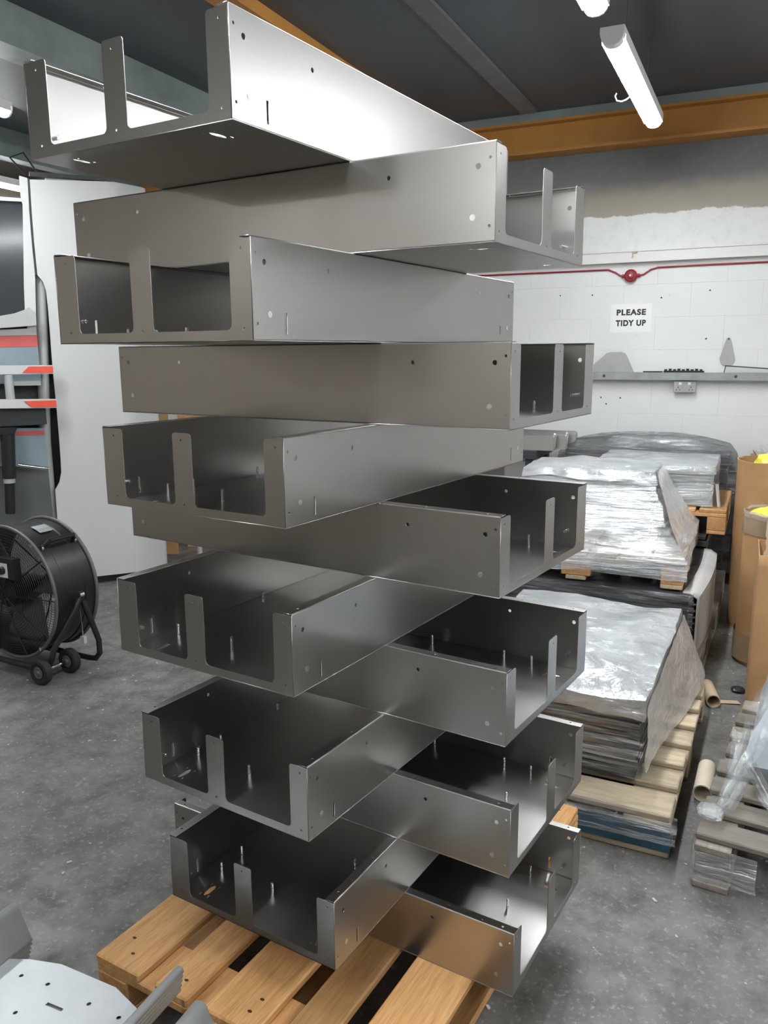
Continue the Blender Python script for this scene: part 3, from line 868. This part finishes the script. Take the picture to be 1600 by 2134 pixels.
# ================================================================== bench with bars, left of the loads
bn = thing('work_bench', 'dark steel bench by the wall holding silver bars, behind the tray stack', 'bench', (0, 0, 0))
sE, zE = wallplane(1168, 940, -.55)
HB = zE
bc0 = WP(sE - .96, -.60, 0)
def wl(o_): o_.rotation_euler = (0, 0, RZW); return o_
bn.location = bc0; bn.rotation_euler = (0, 0, RZW)
MB().box(0, .80, 0, .5, HB - .06, HB).build('bench_top', M_DARKST, bn)
for x, y in ((.02, .02), (.72, .02), (.02, .42), (.72, .42)):
    MB().box(x, x + .06, y, y + .06, 0, HB - .0605).build('leg', M_DARKST, bn)
MB().box(.0805, .7195, .03, .06, .25, .31).build('stretcher', M_DARKST, bn)
MB().box(.55, .78, .10, .13, .40, .80).build('hung_sheet', M_GALV, bn)
for k, (y, dx) in enumerate(((.03, .0), (.14, .06), (.25, .1))):
    prof = [(0, 0), (.05, 0), (.05, .03), (.062, .03), (.062, .055), (.075, .06), (.08, .09), (.066, .115), (.03, .12), (.012, .10), (0, .10)]
    o = thing('tool_bar', ['silver profiled bar on the bench, nearest of three', 'silver profiled bar on the bench, middle of three', 'silver profiled bar on the bench, closest to the wall'][k], 'bar', bc0 + WE * (.05 + dx) + WN * y + Vector((0, 0, HB + .0005)), RZW, 'silver bars on the bench')
    MB().prism([(0, a, b_) for a, b_ in prof], (.86, 0, 0)).build('profile', M_ALU, o)
    MB().prism([(.8605, a * .9 + .003, b_ * .9 + .004) for a, b_ in prof], (.006, 0, 0)).build('end_plate', M_GALV, o)
tag(MB().obox(WP(-1.25, -.50, 0), WE * .22, WN * .2, (0, 0, .22)).build('crate', M_RED), 'small orange-red box on the floor under the bench', 'box')

# ================================================================== cardboard bins at the right edge
def lathe_ring(cx, cy, r, z, n=36, wob=0.0, seed=0, zw=0.0):
    out = []
    for k in range(n):
        a = 2 * math.pi * k / n
        q = noise.noise(Vector((math.cos(a) * 1.5 + seed, math.sin(a) * 1.5, z * 2)))
        q2 = noise.noise(Vector((math.cos(a) * 6 + seed, math.sin(a) * 6, 9)))
        out.append(Vector((cx + (r + wob * q) * math.cos(a), cy + (r + wob * q) * math.sin(a), z + zw * q2)))
    return out
def crumple(name, parent, mat, c, r, seed, flat=.6):
    bm = bmesh.new(); bmesh.ops.create_icosphere(bm, subdivisions=3, radius=r)
    for v in bm.verts:
        n_ = noise.noise(v.co * (4.5 / r * .12) + Vector((seed, 0, 0))) * r * .5 + abs(noise.noise(v.co * (11 / r * .12) + Vector((0, seed, 0)))) * r * .45
        v.co += v.co.normalized() * n_
        v.co.z *= flat
    me = bpy.data.meshes.new(name); bm.to_mesh(me); bm.free(); me.materials.append(mat)
    return put(name, me, parent, c)
def tube_bin(label, cx, cy, r, h, tape, seed):
    t = thing('cardboard_bin', label, 'bin', (cx, cy, 0), 0, 'round cardboard bins at the right edge')
    b = MB()
    prof = [(r * .96, .0), (r, .03), (r, .3), (r * 1.01, .55), (r, h - .05), (r * 1.01, h), (r * .975, h), (r * .965, h - .05), (r * .96, .3), (r * .93, .012)]
    b.loft([lathe_ring(0, 0, rr, z, wob=.012 if z > .03 else 0, seed=seed, zw=.012 if z > h - .02 else 0) for rr, z in prof], True, True)
    b.build('shell', M_CARD, t, True)
    if tape:
        for z0_, z1_ in ((.02, .16), (h - .10, h - .02)):
            MB().loft([lathe_ring(0, 0, r * 1.01 + .004, z, wob=.012, seed=seed) for z in (z0_, (z0_ + z1_) / 2, z1_)]).build('tape', M_TAPE, t, True)
        MB().loft([lathe_ring(0, 0, r * k, h + dz, wob=.012, seed=seed, zw=.012) for k, dz in ((1.03, -.02), (1.035, .004), (1.0, .012), (.96, .0))]).build('rim_film', M_FILMT, t, True)
    return t
F1 = onz(1556, 1392, 0)
bin1 = tube_bin('front round cardboard bin with taped rim and yellow plastic inside', F1.x + .155, F1.y + .10, .17, .775, True, 2)
crumple('yellow_liner', bin1, M_YEL, (-.06, -.02, .765), .085, 3, .5)
crumple('yellow_liner', bin1, M_YEL, (.05, .03, .755), .07, 5, .5)
b = MB().obox((-.02, -.05, .735), (.15, .03, .0), (.02, .012, .06), (.004, -.006, 0)); b.build('card_flap', M_CARDL, bin1)
bin2 = tube_bin('back round cardboard bin with torn rim and yellow plastic', F1.x + .40, F1.y + .64, .22, .965, False, 6)
crumple('yellow_liner', bin2, M_YEL, (-.05, -.06, .965), .10, 8, .6)
crumple('yellow_liner', bin2, M_YEL, (.09, .0, .93), .08, 9, .6)
MB().obox((-.09, -.232, .87), (.02, -.004, 0), (0, .003, 0), (0, 0, .035)).build('black_label', M_INK, bin2)
F3 = onpl(1562, 960, WP(0, -.35, 0), WN)
t3 = thing('cardboard_carton', 'small cardboard carton with a pale sack, by the wall behind the round bins', 'carton', (F3.x, F3.y, 0), RZW)
MB().box(0, .30, 0, .25, 0, F3.z + .02).build('carton', M_CARD, t3)
crumple('pale_sack', t3, M_GCARD, (.09, .12, F3.z + .04), .07, 11, .8)
# near flat cardboard box with dimples
F4 = onz(1553, 1487, 0)
bx = thing('cardboard_box', 'tall dimpled brown cardboard box with torn top edge at the right edge', 'box', (F4.x, F4.y, 0), math.radians(-24))
hB = .715
rows = []
for i in range(15):
    z = hB * i / 14
    row = []
    for k in range(21):
        x = .5 * k / 20
        d = 0
        if k % 4 == 1 and i % 2 == 1 and k < 18: d = .006
        row.append(Vector((x, d, z + (.012 * noise.noise(Vector((x * 30, 0, 3))) if i == 14 else 0))))
    rows.append(row)
fr_ = MB().loft(rows, closed=False)
o = fr_.build('front_panel', M_CARD, bx, True); md = o.modifiers.new('t', 'SOLIDIFY'); md.thickness = .005
MB().box(-.001, .004, .0065, .33, 0, hB).build('side_panel', M_CARD, bx)
MB().box(.496, .501, .0065, .33, 0, hB).build('side_panel', M_CARD, bx)
MB().box(.0045, .4955, .325, .33, 0, hB).build('back_panel', M_CARD, bx)
tf = []
for k in range(12):
    z = hB - .02 + .17 * k / 11
    tf.append([Vector((.02 + .012 * noise.noise(Vector((z * 30, 1, 1))), .012, z)), Vector((.075 + .02 * noise.noise(Vector((z * 17, 4, 1))), .010, z)), Vector((.13, .012, z))])
o = MB().loft(tf, closed=False).build('torn_flap', M_CARDL, bx); md = o.modifiers.new('t', 'SOLIDIFY'); md.thickness = .004

# ================================================================== cardboard tubes and scraps on the floor
def tube_on_floor(label, A, B, r, mat=M_CARDL):
    A, B = Vector(A), Vector(B); d = (B - A); L = d.length
    t = thing('cardboard_tube', label, 'tube', A + Vector((0, 0, 0)), math.atan2(d.y, d.x), 'cardboard tubes on the floor')
    n = 20
    ring = lambda rr, x: [Vector((x, rr * math.cos(2 * math.pi * k / n), r + rr * math.sin(2 * math.pi * k / n))) for k in range(n)]
    MB().loft([ring(r * .85, 0.001), ring(r, 0), ring(r, L), ring(r * .85, L), ring(r * .85, L - .001), ring(r * .84, .002)]).build('tube_wall', mat, t, True)
    return t
P_ = onz(1492, 1458, .03)
tube_on_floor('pale cardboard tube on the floor by the grey load, open end showing', (P_.x - .02, P_.y - .02, 0), (P_.x + .02, P_.y + .16, 0), .03)
sc = onz(1497, 1466, .0); sc2 = MB().obox((sc.x, sc.y, .001), (.09, -.02, .004), (.0, .035, .0), (0, 0, .002)).build('card_scrap', M_CARDL)
tag(sc2, 'small flat pale card scrap lying by the open tube end', 'scrap')
P_ = onz(1463, 1655, .03); P2_ = onz(1468, 1600, .03)
tube_on_floor('cream cardboard tube on the floor between the two near pallets', (P_.x, P_.y, 0), (P2_.x + .01, P2_.y, 0), .032, M_PAPER)
sc = onz(1538, 1440, .0)
crumple('film_scrap', None, M_BLACK, (sc.x, sc.y, .012), .028, 4, .35)
tag(bpy.data.objects[-1] if False else [o for o in C.objects if o.name.startswith('film_scrap')][-1], 'small dark scrap lying on the floor near the cardboard box', 'scrap')

# ================================================================== grey pallet at the right edge with film tail
FC = onz(1450, 1737, .16)
fr = (onz(1600, 1806, .16) - FC); ang = math.degrees(math.atan2(fr.y, fr.x))
fp_ = thing('pallet', 'weathered grey pallet at the right edge with film trailing over its corner', 'pallet', (FC.x, FC.y, 0), math.radians(-30.5))
bd = bevbox('deck_board', 1.0, .095, .020, M_WOODG, .004)
M2 = Matrix.Rotation(math.radians(90), 4, 'Z')
bdl = bevbox('deck_board', .095, 1.0, .020, M_WOODG, .004)
for k in range(8):
    put('deck_board', bdl, fp_, (.5 + random.uniform(-.008, .008), .05 + k * .142, .140), (0, 0, math.radians(90) + random.uniform(-.01, .01)))
sb = bevbox('stringer', .10, 1.14, .022, M_WOODG, .003)
for x in (.05, .5, .95): put('stringer', sb, fp_, (x, .55, .1175)); put('bottom_board', sb, fp_, (x, .55, 0))
bk = bevbox('block', .10, .13, .095, M_WOODG, .004)
for x in (.05, .5, .95):
    for y in (.07, .55, 1.04): put('block', bk, fp_, (x, y, .0222))
bfb = bevbox('bottom_board', .095, 1.0, .02, M_WOODB, .004)
# film wound round the corner block
rows = []
for k in range(22):
    u = k / 21
    x = -.012 + max(0, u - .35) * .28; y = -.014 + max(0, .35 - u) * .25
    rows.append([jitter(Vector((x, y, .012 + .122 * j / 8)), .008, 22, 6) for j in range(9)])
MB().loft(rows, closed=False).build('corner_film', M_FILM, fp_, True)
# load of grey-blue covers and the film tail
lf = thing('covered_load', 'blue-grey film-covered load on the weathered pallet at the right edge', 'pallet load', (FC.x, FC.y, .166), math.radians(-30.5))
fl0 = Matrix.Rotation(math.radians(30.5), 4, 'Z') @ (onz(1546, 1596, .26) - Vector((FC.x, FC.y, 0)))
fx0, fy0 = fl0.x, fl0.y
rings = [ring_rect(fx0 + .05, .98, fy0 + .06, 1.0, .002), ring_rect(fx0, .99, fy0, 1.0, .10), ring_rect(fx0 + .02, .98, fy0 + .03, .98, .2), ring_rect(fx0 + .10, .9, fy0 + .14, .9, .34)]
M_BLUEC = plain('blue_grey_cover', (.42, .46, .50), .22, var=.1)
film_shell(rings, .03, M_BLUEC, lf, 'cover', amp=.014, fr=5, sub=5, seed=61)
def tail(A, B, w0, w1, seed, name='film_tail'):
    rows = []
    for k in range(21):
        u = k / 20
        c = A.lerp(B, u) + Vector((0, 0, -.03 * math.sin(u * math.pi)))
        w = w0 + (w1 - w0) * u
        side = (B - A).cross(Vector((0, 0, 1))).normalized()
        rows.append([jitter(c + side * w * (j / 8 - .5) + Vector((0, 0, .012 * math.sin(j * 2.4 + seed))), .008, 14, seed) for j in range(9)])
    return MB().loft(rows, closed=False).build(name, M_FILMT, lf, True)
cA = Vector((fx0 + .01, fy0 + .01, .12))
tail(cA + Vector((.05, .06, .2)), Vector((.04, .11, .035)), .10, .03, 3)
tail(cA + Vector((.0, .0, -.03)), Vector((.05, .10, .03)), .05, .04, 5)
tail(cA + Vector((-.0, .10, .04)), Vector((.06, .14, .03)), .12, .04, 8)
tail(cA, Vector((fx0 + .16, fy0 - .16, .035)), .05, .05, 12)
crumple('film_bunch', lf, M_FILMT, (.03, .09, .025), .036, 15, .45)

# ================================================================== big white machine, left
MA = 24.5
MD, MN = dirv(MA), dirv(MA - 90)         # along the face, out of the face
MB0 = Vector((-2.052, 5.376, 0))
mc = thing('laser_machine', 'tall white enclosed machine with dark window and red stripes, left of the trays', 'machine', MB0, math.radians(MA))
IM = Matrix.Rotation(math.radians(-MA), 4, 'Z')
def mp(x, y, out=0.0):
    """photo point on the face plane shifted outwards, in machine coordinates (x along, y into, z up)"""
    P = onpl(x, y, MB0 + MN * out, MN)
    return IM @ (P - MB0)
def mpanel(name, px, thick, mat, out=0.0, parent=None):
    return MB().prism([mp(x, y, out) for x, y in px], (0, thick, 0)).build(name, mat, parent or mc)
cor = IM @ (Vector((-1.712, 5.531, 0)) - MB0)
ZT = 2.66
left = [(62, 374), (66, 440), (71, 505), (78, 573), (90, 588), (96, 606), (100, 640), (104, 690), (108, 745), (113, 800), (118, 850), (123, 910), (126, 950), (128, 985), (124, 1006), (115, 1022), (118, 1060), (121, 1100), (128, 1160), (133, 1200)]
pl = [mp(x, y) for x, y in left]
zb = .055
body = [Vector((cor.x - .05, 0, ZT))] + [Vector((p.x, 0, min(p.z, ZT))) for p in pl[:-1]] + [Vector((pl[-1].x, 0, zb)), Vector((cor.x - .05, 0, zb))]
MB().prism(body, (0, .035, 0)).build('front_panel', M_WHITEP, mc)
# rounded corner then angled side panel and the body behind
rd = math.radians(31)
e2 = Vector((math.cos(rd), math.sin(rd), 0))
path = [Vector((cor.x - .0495, 0, 0)), Vector((cor.x - .03, .001, 0)), Vector((cor.x - .01, .005, 0)), Vector((cor.x + .008, .013, 0)), Vector((cor.x + .025, .022, 0))]
path += [path[-1] + e2 * .17, path[-1] + e2 * .19 + Vector((.008, .03, 0)), path[-1] + e2 * .19 + Vector((.008, 1.4, 0)), Vector((cor.x - .0495, 1.5, 0))]
MB().prism([p + Vector((0, 0, zb)) for p in path], (0, 0, ZT - zb)).build('side_panel', M_WHITEP, mc, True)
xl = mp(128, 900).x + .03
MB().box(xl, cor.x - .051, .036, 1.49, zb, ZT).build('cabinet_body', M_WHITEP, mc)
MB().box(mp(150, 1190).x, cor.x + .15, .05, 1.4, 0, zb - .0005).build('plinth', M_BLACK, mc)
MB().box(pl[0].x, cor.x - .04, -.006, .034, ZT + .0005, ZT + .022).build('top_trim', M_BLACK, mc)
# black seam between stile and front panel
sm = [mp(x, y) for x, y in [(57, 372), (61.5, 372), (65.5, 440), (70.5, 505), (77.5, 573), (73, 573), (66.5, 505), (61, 440)]]
MB().prism(sm, (0, .03, 0)).build('seam', M_BLACK, mc)
# recess and round post
rc = [(70, 565), (140, 585), (150, 1010), (100, 1060), (85, 700)]
MB().prism([mp(x, y, -.14) for x, y in rc], (0, .05, 0)).build('recess_back', M_BLACK, mc)
a_, b_ = mp(84, 560, -.07), mp(120, 1195, -.07)
MB().tube([(b_.x - .005, b_.y, b_.z - .3 if b_.z > .35 else .05), (b_.x - .005, b_.y, 1.0), (a_.x, a_.y, a_.z)], .036, 16).build('round_post', M_GREYP, mc, True)
# window stile, frame and pane
st = [(40, 366), (57, 371), (61, 440), (66, 505), (73, 573), (76, 690), (58, 690), (52, 650), (50, 600), (48, 470), (47, 425), (44, 418)]
mpanel('window_stile', st, .05, M_WHITEP, .004)
mpanel('window_top_rail', [(-60, 405), (45, 413), (46, 420), (-60, 415)], .05, M_WHITEP, .006)
mpanel('window_pane', [(-80, 412), (50, 418), (54, 655), (-80, 668)], .012, M_GLASS, -.02)
mpanel('window_sill', [(-80, 672), (-10, 660), (30, 653), (52, 645), (60, 640), (75, 652), (76, 678), (-80, 690)], .10, M_GREYP, .05)
mpanel('white_band', [(-80, 690), (75, 684), (77, 698), (-80, 702)], .04, M_WHITEP, 0)
mpanel('red_stripe', [(-80, 702.5), (77, 698.5), (79, 722), (-80, 726)], .04, M_REDS, 0)
mpanel('blue_grey_panel', [(-80, 726.5), (79, 722.5), (86, 800), (-80, 800)], .04, M_BLUEG, 0)
# guard bars with red chevrons
for k, (y0, y1, xr) in enumerate(((762, 780, 112), (833, 851, 119))):
    hb = mpanel('guard_bar', [(-80, y0), (xr, y0 - 1), (xr + 1, y1 - 1), (-80, y1 + 1)], .045, M_WHITEP, .10)
    ch = [(46, y1 - 3), (60, y0 + 2), (xr - 2, y0 + 1), (xr - 1, y1 - 3)] if k == 0 else [(50, y0 + 3), (xr - 2, y0 + 1), (xr - 1, y1 - 3), (66, y1 - 2)]
    MB().prism([mp(x, y, .104) for x, y in ch], (0, .003, 0)).build('red_chevron', M_RED, hb)
a_, b_ = mp(17, 781, .075), mp(22, 832, .075)
MB().tube([b_, a_], .027, 14).build('bar_post', M_GREYP, mc, True)
mpanel('grey_rail', [(28, 795), (84, 794), (85, 803), (28, 804)], .03, M_WHITEP, .03)
mpanel('lower_shelf', [(-80, 856), (95, 851), (98, 884), (-80, 893)], .10, M_DARKST, .03)
mpanel('black_ledge', [(-80, 893), (36, 893), (30, 905), (-80, 910)], .14, M_BLACK, .12)
mpanel('reflective_panel', [(-80, 893), (92, 892), (100, 972), (-80, 972)], .03, M_BLUEG, -.01)
mpanel('red_line', [(30, 899), (92, 897), (92.5, 906), (30, 908)], .002, M_REDS, -.007)
a_, b_ = mp(38, 969, .05), mp(101, 977, .05)
MB().tube([a_, b_], .014, 12).build('chrome_bar', M_CHROME, mc, True)
a_, b_ = mp(16, 905, .08), mp(22, 1070, .08)
MB().tube([a_, a_.lerp(b_, .55), a_.lerp(b_, .56), b_], [.042, .04, .03, .03], 14).build('black_cylinder', M_BLACK, mc, True)
c_ = a_.lerp(b_, .57)
MB().tube([c_ + Vector((0, 0, .02)), c_ - Vector((0, 0, .02))], .036, 14).build('grey_collar', M_GREYP, mc, True)
lo = mp(112, 1200)
MB().prism([mp(-120, 972, -.02), mp(100, 973, -.02), mp(112, 1090, -.02), Vector((lo.x, .02, .0)), Vector((mp(-120, 1100).x, .02, 0))], (0, .10, 0)).build('lower_panel', M_DGREY, mc)
MB().box(mp(-120, 700).x, mp(95, 700).x - .05, .13, 1.4, 0, 2.55).build('left_body', M_DARKST, mc)
MB().tube([(pl[0].x - .02, .1, ZT + .02), (pl[0].x - .10, .12, ZT + .12), (pl[0].x - .02, .14, ZT + .16), (pl[0].x + .06, .2, ZT + .05)], .006, 8).build('cable_loop', M_BLACK, mc, True)

# ================================================================== boards leaning behind the machine
def leaning(name, label, x0p, x1p, ytop, Y, mat, thick=.02, cat='board'):
    A, B = Vector(_o + ray(x0p, 1150) * (Y / ray(x0p, 1150)[1])), Vector(_o + ray(x1p, 1150) * (Y / ray(x1p, 1150)[1]))
    z = (Vector(_o + ray(x0p, ytop) * (Y / ray(x0p, ytop)[1]))).z
    o = thing(name, label, cat, (A.x, A.y, 0))
    MB().obox((0, 0, 0), (B.x - A.x, 0, 0), (0, thick, 0), (-.06, .12, z)).build('panel', mat, o)
    return o
leaning('brown_board', 'brown board on edge just right of the white machine, seen between trays', 344, 372, 864, 6.25, M_CARD)
leaning('plywood_sheet', 'tan plywood sheet leaning behind the stack, seen between the fifth and seventh trays', 392, 470, 868, 6.5, M_WOOD)
tag(MB().tube([Vector((-1.43, 6.08, .02)), Vector((-1.50, 6.14, .9))], .022, 12).build('grey_pipe', M_GREYP, smooth=True), 'grey pipe leaning between the brown board and plywood sheet', 'pipe')

# ================================================================== drum fan
FA = dirv(62.0); FS = dirv(-28.0)
FR = .328
fcen = onpl(64, 1221, Vector((0, 3.95, 0)), Vector((0, 1, 0)))
fan = thing('drum_fan', 'large black drum fan on a wheeled tube stand, left edge', 'fan', (fcen.x, fcen.y, 0), math.radians(62 - 90))
# local: y = air axis (front is -y), x = right, z up
HZ = fcen.z; DL = .125
def fring(r, y, n=48): return [Vector((r * math.cos(2 * math.pi * k / n), y, HZ + r * math.sin(2 * math.pi * k / n))) for k in range(n)]
def lath(prof, name, mat, n=48): return MB().loft([fring(r, y, n) for r, y in prof]).build(name, mat, fan, True)
lath([(FR, -DL), (FR, -DL * .5), (FR * .985, -DL * .45), (FR * .985, DL * .45), (FR, DL * .5), (FR, DL), (FR * .99, DL), (FR * .975, DL * .5), (FR * .975, -DL * .5), (FR * .99, -DL), (FR, -DL)], 'drum', M_BLACK)
for y in (-DL, DL):
    MB().tube([Vector((FR * 1.015 * math.cos(2 * math.pi * k / 48), y, HZ + FR * 1.015 * math.sin(2 * math.pi * k / 48))) for k in range(48)], .009, 8, closed=True).build('rim', M_DGREY, fan, True)
for y, nm in ((-DL - .004, 'front_guard'), (DL + .002, 'rear_guard')):
    b = MB()
    for q in range(1, 24):
        r = FR * q / 24.5
        b.tube([Vector((r * math.cos(2 * math.pi * k / 40), y - (.03 if y < 0 else -.02) * (1 - (r / FR) ** 2), HZ + r * math.sin(2 * math.pi * k / 40))) for k in range(40)], .0015, 4, closed=True)
    for k in range(10):
        a = 2 * math.pi * k / 10
        b.tube([Vector((r * math.cos(a), y - (.03 if y < 0 else -.02) * (1 - (r / FR) ** 2) - .003, HZ + r * math.sin(a))) for r in (.03, FR * .35, FR * .7, FR * .985)], .0035, 6)
    b.build(nm, M_BLACK, fan)
MB().loft([fring(r, y, 20) for r, y in ((.02, -DL - .02), (.07, -DL - .015), (.075, -.02), (.05, .06))], True, True).build('motor_hub', M_BLACK, fan, True)
for k in range(3):
    a0 = 2 * math.pi * k / 3 + .35
    rows = []
    for i in range(8):
        r = .07 + (FR * .93 - .07) * i / 7
        w = .55 - .1 * i / 7
        rows.append([Vector((r * math.cos(a0 + w * (j / 4 - .5) * 1.5), -.045 + .09 * j / 4, HZ + r * math.sin(a0 + w * (j / 4 - .5) * 1.5))) for j in range(5)])
    o = MB().loft(rows, closed=False).build('blade', M_DGREY, fan, True)
    md = o.modifiers.new('t', 'SOLIDIFY'); md.thickness = .003
# switch box on the guard
MB().box(.03, .15, -DL - .075, -DL - .036, HZ + .10, HZ + .20).build('switch_box', M_BLACK, fan)
MB().box(.025, .105, -DL - .078, -DL - .0755, HZ + .105, HZ + .175).build('switch_plate', M_SIGN, fan)
disc(MB(), [(.02, -DL - .0785), (.018, -DL - .095)], 14).build('switch_knob', M_BLACK, fan, loc=(.074, 0, HZ + .14))
# top handle at the right shoulder
a = math.radians(47)
hx, hz = FR * math.cos(a), HZ + FR * math.sin(a)
nx, nz = math.cos(a), math.sin(a)
MB().tube([(hx, -DL * .75, hz), (hx + nx * .055, -DL * .55, hz + nz * .055), (hx + nx * .055, DL * .55, hz + nz * .055), (hx, DL * .75, hz)], .011, 8).build('handle', M_BLACK, fan, True)
for y in (-DL * .78, DL * .78): disc(MB(), [(.012, y - .006), (.012, y + .006)], 10).build('bolt', M_CHROME, fan, loc=(hx + .006, 0, hz + .004))
MB().loft([[Vector(((FR + .002) * math.cos(t_), y, HZ + (FR + .002) * math.sin(t_))) for t_ in (math.radians(64), math.radians(70), math.radians(76))] for y in (-.03, .05)], closed=False).build('data_label', M_GALV, fan)
for y, a_ in ((-DL - .004, 52), (-DL - .004, 2), (-DL - .004, -52), (DL + .004, 58), (DL + .004, 3)):
    ar = math.radians(a_)
    disc(MB(), [(.009, y - .006), (.009, y + .006)], 10).build('bolt', M_CHROME, fan, loc=(FR * math.cos(ar), 0, HZ + FR * math.sin(ar)))
# tube stand: front and rear loops, wheels on an axle at the right
pv = FR + .028
wx = pv - .105
for y, nm in ((-.135, 'front_stand_tube'), (.06, 'rear_stand_tube')):
    if y < 0:
        pts = [(pv, 0, HZ), (pv + .004, y * .3, HZ - .06), (wx + .05, y, .17), (wx + .02, y - .01, .085), (wx - .01, y - .015, .062), (wx - .06, y - .015, .058), (-wx + .1, y - .015, .058), (-wx, y, .09), (-pv, y * .5, HZ - .05), (-pv, 0, HZ)]
    else:
        pts = [(pv, .01, HZ - .03), (pv + .02, .03, HZ - .12), (pv + .035, y, .17), (pv + .03, y + .005, .10), (pv + .0, y + .005, .066), (wx + .05, y + .01, .058), (-wx + .1, y + .01, .058), (-wx, y, .09), (-pv, y * .5, HZ - .05), (-pv, .01, HZ - .03)]
    MB().tube(pts, .0145, 10).build(nm, M_BLACK, fan, True)
MB().tube([(wx, -.19, .062), (wx, .05, .062)], .009, 10).build('axle', M_CHROME, fan, True)
for y in (-.20, -.03):
    w = MB().loft([[Vector((wx + r * math.cos(2 * math.pi * k / 28), yy, .062 + r * math.sin(2 * math.pi * k / 28))) for k in range(28)] for r, yy in ((.034, y + .006), (.050, y), (.060, y + .004), (.062, y + .012), (.062, y + .030), (.060, y + .038), (.050, y + .042), (.034, y + .036))], True, True).build('wheel', M_RUBBER, fan, True)
    disc(MB(), [(.031, -.002), (.026, -.004), (.018, .004), (.010, -.010)], 16).build('hub_cap', M_DGREY, w, loc=(wx, y + .004, .062))
disc(MB(), [(.014, -.012), (.014, .012)], 10).build('pivot_bolt', M_CHROME, fan, loc=(pv + .014, -.01, HZ + .01))
MB().tube([(pv + .012, -.02, HZ - .06), (pv + .02, -.02, HZ - .2)], .0025, 6).build('wire_tether', M_CHROME, fan)
MB().box(pv + .01, pv + .034, -.03, -.012, HZ - .235, HZ - .20).build('locking_pin', M_GREYP, fan)

# ================================================================== galvanised channels in the foreground
CU, CG = dirv(-24), dirv(66)
CO = Vector((-.873, 1.682, 0))
def channel(zb_, dl, label, first=True):
    """folded channel with lipped flanges; runs from the far end back towards the viewer"""
    t = thing('galvanised_channel', label, 'channel', CO + CG * dl + Vector((0, 0, zb_)), math.radians(-24), 'nested galvanised channels in the foreground')
    Lc = -.75
    ol = [(.095, -.052), (.172, -.035), (.332, -.039), (.418, -.068), (.432, -.085), (.432, Lc), (.050, Lc), (.050, -.07)]
    hs = [circ(.116, -.096, .005, 10), circ(.189, -.091, .005, 10), circ(.311, -.097, .005, 10), circ(.187, -.176, .005, 10), circ(.394, -.10, .005, 10), [(.228, -.128), (.272, -.128), (.272, -.136), (.228, -.136)], circ(.36, -.3, .006, 10)]
    put('base_plate', sheet('base_plate', ol, hs, .0015, M_GALVP), t)
    fb = MB()
    prof = [(.050, .0), (.046, .004), (.015, .070), (.010, .080), (.003, .084), (-.006, .082), (-.010, .074)]
    fb.loft([[(x, y, z) for x, z in prof] for y in (-.002, Lc)], closed=False)
    o = fb.build('left_flange', M_GALVP, t, True); md = o.modifiers.new('t', 'SOLIDIFY'); md.thickness = .0015
    prof = [(.432, .0), (.436, .004), (.456, .056), (.461, .062), (.469, .064), (.476, .060), (.478, .052)]
    fb = MB().loft([[(x, y, z) for x, z in prof] for y in (.010, Lc)], closed=False)
    o = fb.build('right_flange', M_GALVP, t, True); md = o.modifiers.new('t', 'SOLIDIFY'); md.thickness = .0015
    return t
lab = ['topmost galvanised channel with holes and slot, bottom left corner', 'second galvanised channel nested under the topmost one, bottom left corner', 'third galvanised channel down in the nested pile, bottom left', 'fourth galvanised channel down in the nested pile, bottom left', 'lowest galvanised channel of the nested pile, bottom left']
for k in range(5): channel(.22 - k * .009, -.003 * k, lab[k])
for k, d in enumerate((-.18, -.55)):
    tag(MB().obox(CO + CU * .02 + CG * d, CU * .43, CG * .09, (0, 0, .1835)).build('timber_bearer', M_WOODB), ['timber bearer under the far end of the galvanised channels', 'timber bearer under the near end of the galvanised channels'][k], 'timber')
# lone channel end at the bottom edge
P_ = onz(405, 2084, .27)
t = thing('galvanised_channel', 'lone galvanised channel end beside the pallet, at the bottom edge', 'channel', (P_.x, P_.y, .20), math.radians(-24), 'nested galvanised channels in the foreground')
prof = [(.16, .0), (.08, .0), (.06, .006), (.035, .05), (.03, .066), (.018, .074), (.004, .070), (.0, .058)]
o = MB().loft([[(x, y, z) for x, z in prof] for y in (0, -.6)], closed=False).build('folded_sheet', M_GALVP, t, True); md = o.modifiers.new('t', 'SOLIDIFY'); md.thickness = .0015
tag(MB().obox(Vector((P_.x, P_.y, 0)) + CU * .03 - CG * .3, CU * .13, CG * .09, (0, 0, .198)).build('timber_bearer', M_WOODB), 'short timber bearer under the lone channel end, bottom edge', 'timber')

# ================================================================== chips and litter on the floor
rnd = random.Random(5)
b = MB()
for k in range(900):
    x, y = rnd.uniform(-2.4, 2.2), rnd.uniform(1.2, 5.2)
    if -.9 < x < .75 and 1.3 < y < 2.7 and rnd.random() < .9: continue
    r = rnd.choice((.0015, .002, .0025, .003, .0045))
    a = rnd.uniform(0, 6.28)
    l_ = r * rnd.uniform(.8, 2)
    ca, sa = math.cos(a), math.sin(a)
    b.prism([(x + u * ca - v * sa, y + u * sa + v * ca, .0003) for u, v in ((-l_, -r), (l_, -r * .6), (l_ * .8, r), (-l_ * .7, r * .8))], (0, 0, r * .7))
tag(b.build('floor_chips', M_GCARD), 'scattered pale wood chips and grit on the concrete floor', 'debris', kind='stuff')
